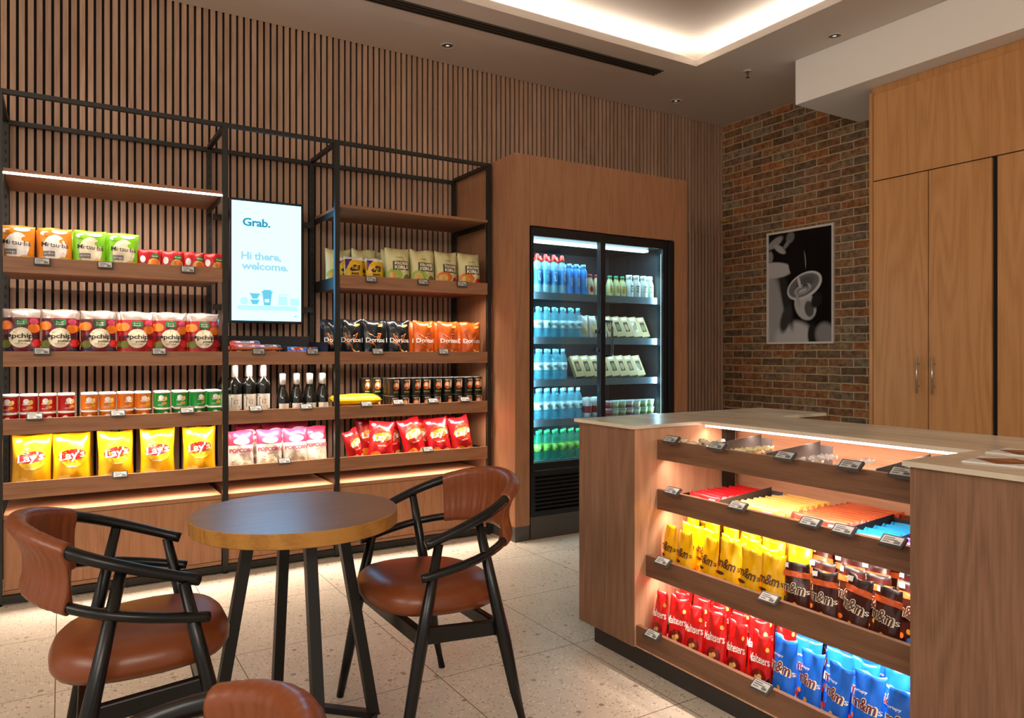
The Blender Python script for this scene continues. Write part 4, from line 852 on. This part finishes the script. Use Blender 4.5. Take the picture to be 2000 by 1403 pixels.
for i, x in enumerate((1.475, 1.545, 1.704, 1.867, 2.052, 2.230, 2.400)):
    bl = i < 4; P_ = proto('dor_black' if bl else 'dor_orange', b_dor('dor_black' if bl else 'dor_orange', '15191C' if bl else 'C2581A'))
    for k in range(3 if i > 1 else 1): place('tortilla_chip_bag', P_, (x+.012*k+rnd.uniform(-.005, .005), 4.462+.094*k+(.11 if i == 0 else 0), z2), rnd.uniform(-.08, .08), '%s tortilla chip bag, %s column from the left in the right bay, %s' % ('black' if bl else 'orange', ORD[i], depth(k)), 'tortilla chip bag', 'tortilla chip bags', tilt=R(-4))
# --- black cans in two layers
def b_bcan(k):
    m = MB(); C = mat('can_black', '141414', .3); RM = mat('can_rim_dark', '5A5650', .3, .7)
    m.lathe([(.033,0,RM),(.036,.003,C),(.036,.107,RM),(.0365,.109,RM),(.0365,.112,RM),(.033,.113,M_CARD),(0,.112,M_CARD)], n=24); s_ = cyl(.036)
    put_poly(m, ell(0, .062, .020, .026), ORANGE, s_(.0006)); put_poly(m, ell(.0, .066, .011, .014), CREAM, s_(.001)); put_poly(m, ell(-.008, .05, .008, .008), RED, s_(.0013)); put_poly(m, ell(.024, .07, .006, .03), CREAM, s_(.0006)); put_poly(m, rect(-.02, .018, .02, .028, 3), OLIVE, s_(.0006)); put_text(m, 'NUTS', 0, .096, .009, CREAM, s_(.0006), width=.03, bold=.03); return m
P_ = proto('bcan', b_bcan)
CX_ = [1.828, 1.905, 1.982, 2.059, 2.136, 2.213, 2.290, 2.367, 2.444]
for i, x in enumerate(CX_):
    for lay in range(2):
        for k in range(2): place('snack_can', P_, (x, 4.452+.078*k, z3+lay*.1135), rnd.uniform(-.3, .3), 'small black nut can, %s from the left, %s layer, %s' % (ORD[i], ['lower', 'upper'][lay], depth(k)), 'can', 'black nut cans')
for i, (x, y) in enumerate(((1.70, 4.63), (1.765, 4.60), (1.76, 4.70), (1.835, 4.62))):
    for lay in range(2): place('snack_can', P_, (x, y, z3+lay*.1135), rnd.uniform(-.3, .3), 'small black nut can behind the yellow packs, %s, %s layer' % (['leftmost', 'middle', 'rear', 'rightmost'][i], ['lower', 'upper'][lay]), 'can', 'black nut cans')
# --- yellow flat packs
def b_cake(k):
    b = Bag(.33, .10, .05, 'flat', seed=k, crumple=.002, jag=0, waist=0); m = b.build(foil('cake_yellow', 'E0B41C', .35), nu=16, nv=8); D(m, b, ell(.02, .05, .06, .02), GOLD); D(m, b, ell(-.09, .05, .03, .018), CHIP); return m
P_ = proto('cake', b_cake)
for i, (y, z, rz) in enumerate(((4.53, .0, .0), (4.54, .062, .03))): place('flat_pack', P_, (1.625-.02*i, y-.05, z3+z), rz, 'long yellow foil flat pack, %s of the pair lying beside the post' % ['lower', 'upper'][i], 'flat pack', 'yellow flat packs', tilt=R(-80))

# ---------------------------------------------------------------- fridge contents
def plas(name, col, a=.6, rough=.12): return mat('clear_'+name, col, rough, alpha=a, spec=.6)
FZ = [1.6645, 1.3555, 1.0605, .7835, .4995]
def b_water(nm, col, cap, labc, h=.215, r=.031, tall=False):
    def f(k):
        m = MB(); P1 = plas(nm, col, .34, .05); CP = mat('cap_'+nm, cap, .35); LB = mat('label_'+nm, labc, .5)
        m.lathe([(r*.8,0,P1),(r,.008,P1),(r,h*.32,LB),(r+.0006,h*.32,LB),(r+.0006,h*.56,P1),(r,h*.56,P1),(r,h*.66,P1),(r*.7,h*.80,P1),(.013,h*.89,CP),(.015,h*.90,CP),(.015,h*.985,CP),(.012,h,CP),(0,h,CP)], n=20)
        put_text(m, 'ViO', 0, h*.44, h*.09, INK if nm == 'water' else PAPER, cyl(r)(.0012), width=r*1.1, bold=.03); return m
    return f
def b_sport(nm, cap, labc, txt):
    def f(k):
        m = MB(); P1 = plas('sport', '9FD4E8', .5); CP = mat('cap_'+nm, cap, .35); LB = mat('label_'+nm, labc, .4); r = .032
        m.lathe([(.028,0,P1),(r,.006,P1),(r,.055,P1),(r*.95,.06,P1),(r,.065,LB),(r+.0005,.07,LB),(r+.0005,.165,P1),(r,.166,P1),(r,.18,P1),(.024,.215,P1),(.015,.228,CP),(.020,.230,CP),(.020,.245,CP),(.016,.250,CP),(.015,.268,CP),(.008,.275,CP),(0,.275,CP)], n=20)
        put_text(m, txt, 0, .118, .022, INK if labc > 'A' else PAPER, cyl(r)(.0012), width=.07, bold=.03, rot=PI/2); return m
    return f
SP1 = proto('sport_r', b_sport('sport_r', 'D8281C', '3A86C8', 'ACTIVE')); SP2 = proto('sport_g', b_sport('sport_g', '1FA84A', 'D8E6E8', 'ACTIVE'))
for i, x in enumerate((2.752, 2.820, 2.890, 2.960, 3.030)):
    for k in range(2): place('sports_drink', SP2 if i == 0 else SP1, (x, 4.27+.07*k, FZ[0]), rnd.uniform(-.3, .3), 'clear bottle with %s cap, top fridge shelf, %s from left, %s' % ('green' if i == 0 else 'red', ORD[i], depth(k)), 'drink bottle', 'sports drinks')
def b_blue(k):
    m = MB(); P1 = mat('sky_blue_bottle', '3A8FE0', .25, spec=.5); m.lathe([(.026,0,P1),(.029,.005,P1),(.029,.15,P1),(.024,.178,P1),(.016,.19,P1),(.016,.192,mat('sky_blue_cap','6FB0EC',.35)),(.018,.193,MATS['sky_blue_cap']),(.018,.219,MATS['sky_blue_cap']),(0,.22,MATS['sky_blue_cap'])], n=18)
    put_text(m, 'aqua', 0, .09, .016, PAPER, cyl(.029)(.001), width=.06, rot=PI/2); return m
P_ = proto('blueb', b_blue)
for i, x in enumerate((3.092, 3.155, 3.218)):
    for k in range(2): place('blue_bottle', P_, (x, 4.265+.065*k, FZ[0]), 0, 'sky blue drink bottle on the top fridge shelf, %s of three, %s' % (ORD[i], depth(k)), 'drink bottle', 'sky blue drinks')
def b_smo(nm, col, cap, txt, white=False):
    def f(k):
        m = MB(); P1 = mat('smoothie_'+nm, col, .3); CP = mat('cap_'+nm, cap, .35)
        if white: m.lathe([(.029,0,P1),(.033,.005,P1),(.033,.10,P1),(.024,.128,P1),(.0215,.140,CP),(.024,.141,CP),(.024,.166,CP),(.021,.169,CP),(0,.169,CP)], n=18)
        else: m.lathe([(.022,0,P1),(.027,.005,P1),(.027,.085,P1),(.019,.118,P1),(.0135,.134,CP),(.016,.135,CP),(.016,.154,CP),(0,.156,CP)], n=18)
        s_ = cyl(.033 if white else .027)
        if white: 
            put_text(m, txt, 0, .085, .012, INK, s_(.001), width=.035, bold=.03); put_text(m, 'TO', 0, .066, .012, INK, s_(.001), width=.02, bold=.03); put_text(m, 'GO', 0, .047, .012, INK, s_(.001), width=.025, bold=.03)
        else: put_poly(m, ell(0, .045, .014, .022), RED if nm == 'red' else GOLD, s_(.001)); put_text(m, txt, 0, .075, .008, INK, s_(.0012), width=.026)
        return m
    return f
for i, (x, nm) in enumerate(((3.277,'red'),(3.339,'red'),(3.461,'mint'),(3.522,'mint'),(3.581,'mint'),(3.648,'white'),(3.718,'white'),(3.788,'white'),(3.850,'sage'))):
    P_ = proto('smo_'+nm, {'red': b_smo('red','E8D2B0','C8321E','juice'), 'mint': b_smo('mint','E6E0A8','2E9A6A','juice'), 'white': b_smo('white','EEF0EE','F4F4F2','DRINK',True), 'sage': b_smo('sage','BFD0B8','DDE6DA','OAT',True)}[nm])
    place('juice_bottle', P_, (x, 4.265, FZ[0]), rnd.uniform(-.2, .2), '%s small bottle, top fridge shelf, %s of the small bottles from left' % ({'red':'cream and red','mint':'pale yellow','white':'white','sage':'pale green'}[nm], ORD[i]), 'drink bottle', 'small bottled drinks')
WA = proto('water', b_water('water', '6FC4DC', '7CCBE4', 'C8E8F0')); WG = proto('green_water', b_water('green_water', '2FA886', '2EAE6A', '7CCB4A', .205))
for sh, n in ((1, 6), (2, 4), (3, 6), (4, 6)):
    for i in range(n+(1 if sh in (1, 3) else 0)*0):
        for k in range(2):
            x = 2.758+.0695*i*(1.0) if sh != 2 else 2.765+.073*i
            x = [2.826, 2.895, 2.963, 3.034, 3.104, 3.173][i] if sh in (1, 3, 4) else [2.826, 2.896, 2.968, 3.040][i]
            place('water_bottle', WG if sh == 4 else WA, (x, 4.27+.075*k, FZ[sh]), rnd.uniform(-.4, .4), '%s water bottle on the %s fridge shelf, %s from left, %s' % ('green' if sh == 4 else 'clear blue', ['top', 'second', 'third', 'fourth', 'bottom'][sh], ORD[i], depth(k)), 'water bottle', 'water bottles')
    place('water_bottle', WG if sh == 4 else WA, (2.757, 4.275, FZ[sh]), .1, '%s water bottle against the left fridge wall, %s shelf' % ('green' if sh == 4 else 'clear blue', ['top', 'second', 'third', 'fourth', 'bottom'][sh]), 'water bottle', 'water bottles')
for i, x in enumerate((3.245, 3.315, 3.39)): place('water_bottle', WG, (x, 4.28, FZ[4]), .1*i, 'green water bottle on the bottom fridge shelf near the counter edge, %s' % ORD[i], 'water bottle', 'water bottles')
def b_paper(k):
    b = Bag(.078, .165, .055, seed=k+40, crumple=.006, jag=.01); m = b.build(foil('frosted_bag', 'CFC6BC', .3)); D(m, b, ell(0, .06, .035, .04), mat('print_wrap', 'D8B88A', .5)); return m
P_ = proto('paper', b_paper)
for i, (x, y) in enumerate(((3.250, 4.30), (3.338, 4.30), (3.422, 4.30))): place('wrapped_roll', P_, (x, y, FZ[1]), rnd.uniform(-.12, .12), 'frosted bag with bread roll, second fridge shelf, %s' % ['left', 'middle, by the door bar', 'right of the door bar'][i], 'wrapped roll', 'bagged rolls', tilt=R(-8), pick=i)
def b_sand(k):
    m = MB(); KB = mat('kraft_card', 'B79A6E', .6); WN = mat('sandwich_window', '4E4234', .15)
    m.box(-.039, -.016, 0, .039, .016, .165, KB); sf = lambda a, b_: (a, -.0164, b_)
    put_poly(m, rect(-.020, .04, .022, .12, 2), WN, sf); sf2 = lambda a, b_: (a, -.0168, b_); put_poly(m, ell(.001, .075, .017, .028), [mat('filling_a','8A6A40',.5), mat('filling_b','6E6A48',.5), mat('filling_c','A0845A',.5)][k], sf2); put_poly(m, rect(-.022, .135, .024, .155, 1), CREAM, sf); return m
P_ = proto('sand', b_sand)
for sh, x0, n in ((1, 3.510, 5), (2, 3.215, 8)):
    for i in range(n): place('sandwich_box', P_, (x0+.083*i, 4.30, FZ[sh]), 0, 'kraft card sandwich box with window on the %s fridge shelf, %s from left' % (['', 'second', 'third'][sh], ORD[i]), 'sandwich box', 'sandwich boxes', tilt=R(-24), pick=i, roll=R(-6))
def b_cup(c1, c2, lid=True):
    def f(k):
        m = MB(); A = mat('dessert_'+c1, c1, .4); B_ = mat('dessert_'+c2, c2, .4); LD = mat('clear_lid', 'DDE8EA', .15, alpha=.5)
        m.lathe([(.030,0,A),(.033,.02,B_),(.035,.04,LD),(.038,.046,LD),(.038,.054,LD),(0,.056,LD)], n=16); return m
    return f
cups = [('8A2A3A','C8546A'),('C9B48A','E6DCC0'),('9AA86A','CFD0A0'),('A84A5A','E8C8C0'),('D8D2B0','F0ECD8'),('7E9A4A','B8C88A'),('7A8A4E','A8B078')]
for i, x in enumerate((3.435, 3.505, 3.575, 3.645, 3.715, 3.785, 3.850)):
    P_ = proto('cup%d' % i, b_cup(*cups[i]))
    for lay in range(2): place('dessert_cup', P_, (x, 4.265, FZ[3]+lay*.0565), 0, 'layered dessert cup on the fourth fridge shelf, %s from left, %s' % (ORD[i], ['lower', 'upper'][lay]), 'dessert cup', 'dessert cups')
place('dessert_cup', proto('cupclear', b_cup('B8C4C4', 'D8E0E0')), (3.66, 4.34, FZ[3]+.001), 0, 'tall clear dessert cup behind the stacked ones', 'dessert cup', 'dessert cups', scale=1.9)
for i, (x, y) in enumerate(((3.255, 4.27), (3.335, 4.28))):
    m = MB(); A = mat('berry_red', '9A2A3A', .4); B_ = mat('yoghurt_white', 'E6E2E0', .4); LD = mat('clear_lid2', 'E4ECEE', .15, alpha=.5)
    m.lathe([(.028,0,B_),(.031,.03,A),(.036,.08,B_),(.038,.105,LD),(.040,.11,LD),(.034,.14,LD),(0,.146,LD)], n=18); tag(m.obj('yoghurt_cup', loc=(x, y, FZ[3])), 'tall yoghurt and berry cup on the fourth fridge shelf, %s one' % ['left', 'right'][i], 'yoghurt cup', 'yoghurt cups')

# ---------------------------------------------------------------- counter contents (faces turned towards -x)
RZ = R(-90)
def b_mm(nm, col, txtc, w=.091, h=.185, top=None):
    def f(k):
        b = Bag(w, h, .04, 'pouch', seed=k*5+7, crumple=.0036, jag=.009, waist=.12, ears=.7); F = foil(nm, col, .28, bump=.2); m = b.build(F, top or [], nu=12, nv=16)
        off = .0030
        if nm in ('sweet_brown', 'sweet_blue'):
            T(m, b, 'm&m', -.006, h*.56, .034, CREAM, off=.0028, width=.083, bold=.05, rot=-.08)
        T(m, b, 'm&m', -.006, h*.56, .034, txtc, off=.0036, width=.074, bold=.012, rot=-.08); T(m, b, 's', .041, h*.53, .020, txtc if nm == 'sweet_yellow' else PAPER, off=.0036, width=.010, bold=.0)
        for q, (x, z, c) in enumerate(((-.022,.034,ORANGE),(.004,.026,BLUE if nm != 'sweet_blue' else RED),(.026,.038,GREEN),(.0,.050,GOLD),(-.034,.02,RED),(.034,.018,BROWN))): D(m, b, ell(x, z, .0085, .008, 12), c, .0030+.0002*q)
        if nm == 'sweet_brown': D(m, b, rect(-.048, h*.74, .048, h*.84, 4), mat('foil_flash_orange', 'D9602A', .3), .0024); D(m, b, rect(-.046, h*.885, -.03, h*.97, 2), PAPER, .0026)
        if nm == 'sweet_yellow': D(m, b, ell(-.03, h*.36, .02, .006), BROWN, .0026)
        if nm == 'sweet_blue': T(m, b, 'crispy', -.02, h*.72, .008, PAPER, width=.04)
        return m
    return f
MY = proto('sweet_yellow', b_mm('sweet_yellow', 'F0B400', BROWN)); MBn = proto('sweet_brown', b_mm('sweet_brown', '3E1712', BROWN, top=[(.93, 1.01, INK)])); MBl = proto('sweet_blue', b_mm('sweet_blue', '1668D8', mat('print_maroon', '6A1A28', .4), w=.089, h=.20))
def b_malt(k):
    b = Bag(.089, .195, .038, 'pouch', seed=k*3+2, crumple=.0038, jag=.012, waist=.12, ears=.9); m = b.build(foil('malt_red', 'D01414', .28, bump=.2), nu=12, nv=16)
    T(m, b, 'Maltesers', 0, .112, .028, PAPER, off=.003, width=.086, bold=.012, rot=.04); D(m, b, ell(.004, .052, .030, .028), mat('malt_dark', '7A0E10', .3), .002)
    for q, (x, z) in enumerate(((-.004,.05),(.010,.056),(.004,.04))): D(m, b, ell(x, z, .0085, .0085, 12), CHIP, .0028+.0003*q)
    D(m, b, ell(.03, .15, .008, .008, 10), CHIP, .0028); return m
ML = proto('malt', b_malt)
zc3 = CTR[2][1]+.016; zc4 = CTR[3][1]+.016
def rowfill(P_, name, n_rows, y_hi, y_lo, pitch, x0, z, lab, cat, grp, dx=.062, tlt=-7, skip=()):
    for r in range(n_rows):
        y = y_hi-(pitch*.5 if r % 2 else 0); i = 0
        while y > y_lo:
            if (r, i) not in skip:
                place(name, P_, (x0+dx*r+rnd.uniform(-.006, .006), y+rnd.uniform(-.006, .006), z+.010*r), RZ+rnd.uniform(-.2, .2), lab % (['front', 'second', 'third', 'fourth', 'fifth', 'sixth'][r], ORD[i]), cat, grp, tilt=R(tlt+rnd.uniform(-2, 2)), roll=rnd.uniform(-.07, .07), scale=rnd.uniform(.96, 1.04))
            y -= pitch; i += 1
rowfill(MY, 'sweet_bag', 6, 2.15, 1.62, .099, 2.035, zc3, 'yellow sweet bag, %s row of the third counter tray, %s from left', 'sweet bag', 'yellow sweet bags')
rowfill(MBn, 'sweet_bag', 6, 1.555, 1.175, .099, 2.035, zc3, 'dark brown sweet bag, %s row of the third counter tray, %s from left', 'sweet bag', 'brown sweet bags')
rowfill(ML, 'sweet_bag', 6, 2.15, 1.66, .097, 1.99, zc4, 'red chocolate ball bag, %s row of the bottom counter tray, %s from left', 'sweet bag', 'red chocolate ball bags')
rowfill(MBl, 'sweet_bag', 6, 1.57, 1.175, .097, 1.985, zc4, 'bright blue sweet bag, %s row of the bottom counter tray, %s from left', 'sweet bag', 'blue sweet bags')
for z, y, x in ((zc3, 1.613, 2.01), (zc4, 1.625, 1.96)):
    m = MB(); m.box(-.0015, 0, 0, .0015, 0, 0, M_CARD); m = MB(); m.add([(0,-.0015,0),(.38,-.0015,0),(.38,-.0015,.11),(0,-.0015,.055),(0,.0015,0),(.38,.0015,0),(.38,.0015,.11),(0,.0015,.055)], [(0,1,2,3),(7,6,5,4),(0,4,5,1),(1,5,6,2),(2,6,7,3),(3,7,4,0)], M_CARD)
    tag(m.obj('tray_divider', loc=(x, y, z)), 'matt black card divider between %s bags' % ('yellow and brown' if z == zc3 else 'red and blue'), 'divider', 'counter tray dividers')
# second tray: rows of flat bars standing on edge
def b_bar(nm, col, acc, w=.14, h=.045, txt='', z=True):
    def f(k):
        b = Bag(w, h, .012, 'flat', seed=k, crumple=.001, jag=0, waist=0); m = b.build(foil(nm, col, .3), [(.90, 1.01, mat('crimp_'+nm, {'bar_brown': 'C8623A', 'bar_yellow': 'F0CC78'}.get(nm, col), .35))], nu=12, nv=10); D(m, b, rect(-w*.42, h*.3, -w*.1, h*.7, 2), acc); D(m, b, rect(w*.2, h*.25, w*.4, h*.75, 2), PAPER)
        for s_ in (-1, 1):      # zig-zag end crimps
            vs = []; 
            for j in range(7): vs.append((s_*(w/2+.006+.003*(j % 2)), 0, h*j/6)); vs.append((s_*(w/2-.004), 0, h*j/6))
            m.add(vs, [(2*j, 2*j+1, 2*j+3, 2*j+2) for j in range(6)], MATS['foil_'+nm])
        if txt: T(m, b, txt, 0, h*.5, h*.4, PAPER, width=w*.4)
        return m
    return f
zc2 = CTR[1][1]+.016; zc1 = CTR[0][1]+.016
def bars(P_, n, y0, y1, x0, x1, z, lab, grp, rz=RZ, tilt=0):
    for i in range(n):
        f = i/max(1, n-1)
        place('snack_bar', P_, (x0+(x1-x0)*f, y0+(y1-y0)*f, z), rz+rnd.uniform(-.03, .03), lab % ORD[i], 'snack bar', grp, tilt=tilt)
bars(proto('bar_red', b_bar('bar_red', 'C2141C', CREAM, .15, .072)), 7, 2.04, 2.04, 2.10, 2.36, zc2, 'bright red wrapped bar at the left of the second counter tray, %s from the front', 'red bars', tilt=R(-30))
bars(proto('bar_yellow', b_bar('bar_yellow', 'E8B040', CREAM, .19, .075, 'CORNY')), 9, 1.79, 1.79, 2.09, 2.36, zc2, 'yellow cereal bar in the middle of the second counter tray, %s from the front', 'yellow bars', tilt=R(-32))
bars(proto('bar_brown', b_bar('bar_brown', '9A3A22', ORANGE, .20, .080)), 10, 1.53, 1.53, 2.09, 2.39, zc2, 'brown and orange chocolate bar in the second counter tray, %s from the front', 'brown bars', tilt=R(-28))
P_ = proto('bar_blue', b_bar('bar_blue', '1C9AD8', GOLD, .115, .07, 'Bounty')); bars(P_, 6, 1.350, 1.350, 2.10, 2.34, zc2, 'sky blue wrapped bar in the second counter tray, %s from the front', 'blue bars', tilt=R(-40))
P_ = proto('bar_lilac', b_bar('bar_lilac', '8A6ACA', PAPER, .12, .06)); bars(P_, 5, 1.205, 1.205, 2.10, 2.30, zc2, 'lilac wrapped bar at the right end of the second counter tray, %s from the front', 'lilac bars', tilt=R(-30))
GP = mat('divider_grey', '4A4644', .5, .2)
def divider(y, z, mm, t, hgt=.075, x0=2.07, x1=2.36):
    e = empty('tray_divider', (x0, y, z)); tag(e, t, 'divider', 'counter tray dividers'); L_ = x1-x0
    m = MB(); m.add([(0,-.001,0),(L_,-.001,0),(L_,-.001,hgt),(0,-.001,hgt*.75),(0,.001,0),(L_,.001,0),(L_,.001,hgt),(0,.001,hgt*.75)], [(0,1,2,3),(7,6,5,4),(0,4,5,1),(1,5,6,2),(2,6,7,3),(3,7,4,0)], mm); m.obj('plate', e)
    bx('back_flap', e, (L_, -.05, 0, L_+.002, .001, hgt*.85), mm)
for y, t in ((1.965, 'left'), (1.70, 'middle'), (1.30, 'right')): divider(y, zc1, GP, 'grey divider plate in the top counter tray, %s one' % t, .088)
divider(1.915, zc2, GP, 'grey divider plate in the second counter tray between red and yellow bars', .088)
divider(1.421, zc2, M_CARD, 'dark divider plate in the second counter tray beside the blue bars', .075); divider(1.275, zc2, mat('divider_purple', '3A2A6A', .5), 'purple divider plate in the second counter tray', .07)
def b_candy(c, d):
    def f(k):
        m = MB(); A = mat('candy_'+c, c, .3); B_ = mat('candy_'+d, d, .3); m.tube([(-.026,0,.010),(-.014,0,.010),(-.011,0,.010),(.011,0,.010),(.014,0,.010),(.026,0,.010)], [.009,.003,.009,.009,.003,.009], A, 8); put_poly(m, ell(0, 0, .007, .004, 10), B_, lambda a, b_: (a, b_, .0196)); return m
    return f
for y0, y1, c, d, nm in ((2.17, 1.99, 'E8DCC0', 'C8A03A', 'cream'), (1.945, 1.72, 'E8D8A0', 'B03A2A', 'gold'), (1.68, 1.32, 'E8E4E0', 'B8202A', 'red and white'), (1.28, 1.14, 'D8E8DC', '1F8F4A', 'green and white')):
    P_ = proto('candy_'+nm, b_candy(c, d)); n = 0
    for r in range(4):
        y = y0-.02
        while y > y1:
            place('wrapped_sweet', P_, (2.085+.05*r+rnd.uniform(-.008, .008), y, zc1+.018*((n+r) % 3)+.012), rnd.uniform(0, 3), 'small wrapped sweet, %s, in the top counter tray' % nm, 'sweet', 'wrapped sweets in the top tray, '+nm); y -= .045; n += 1
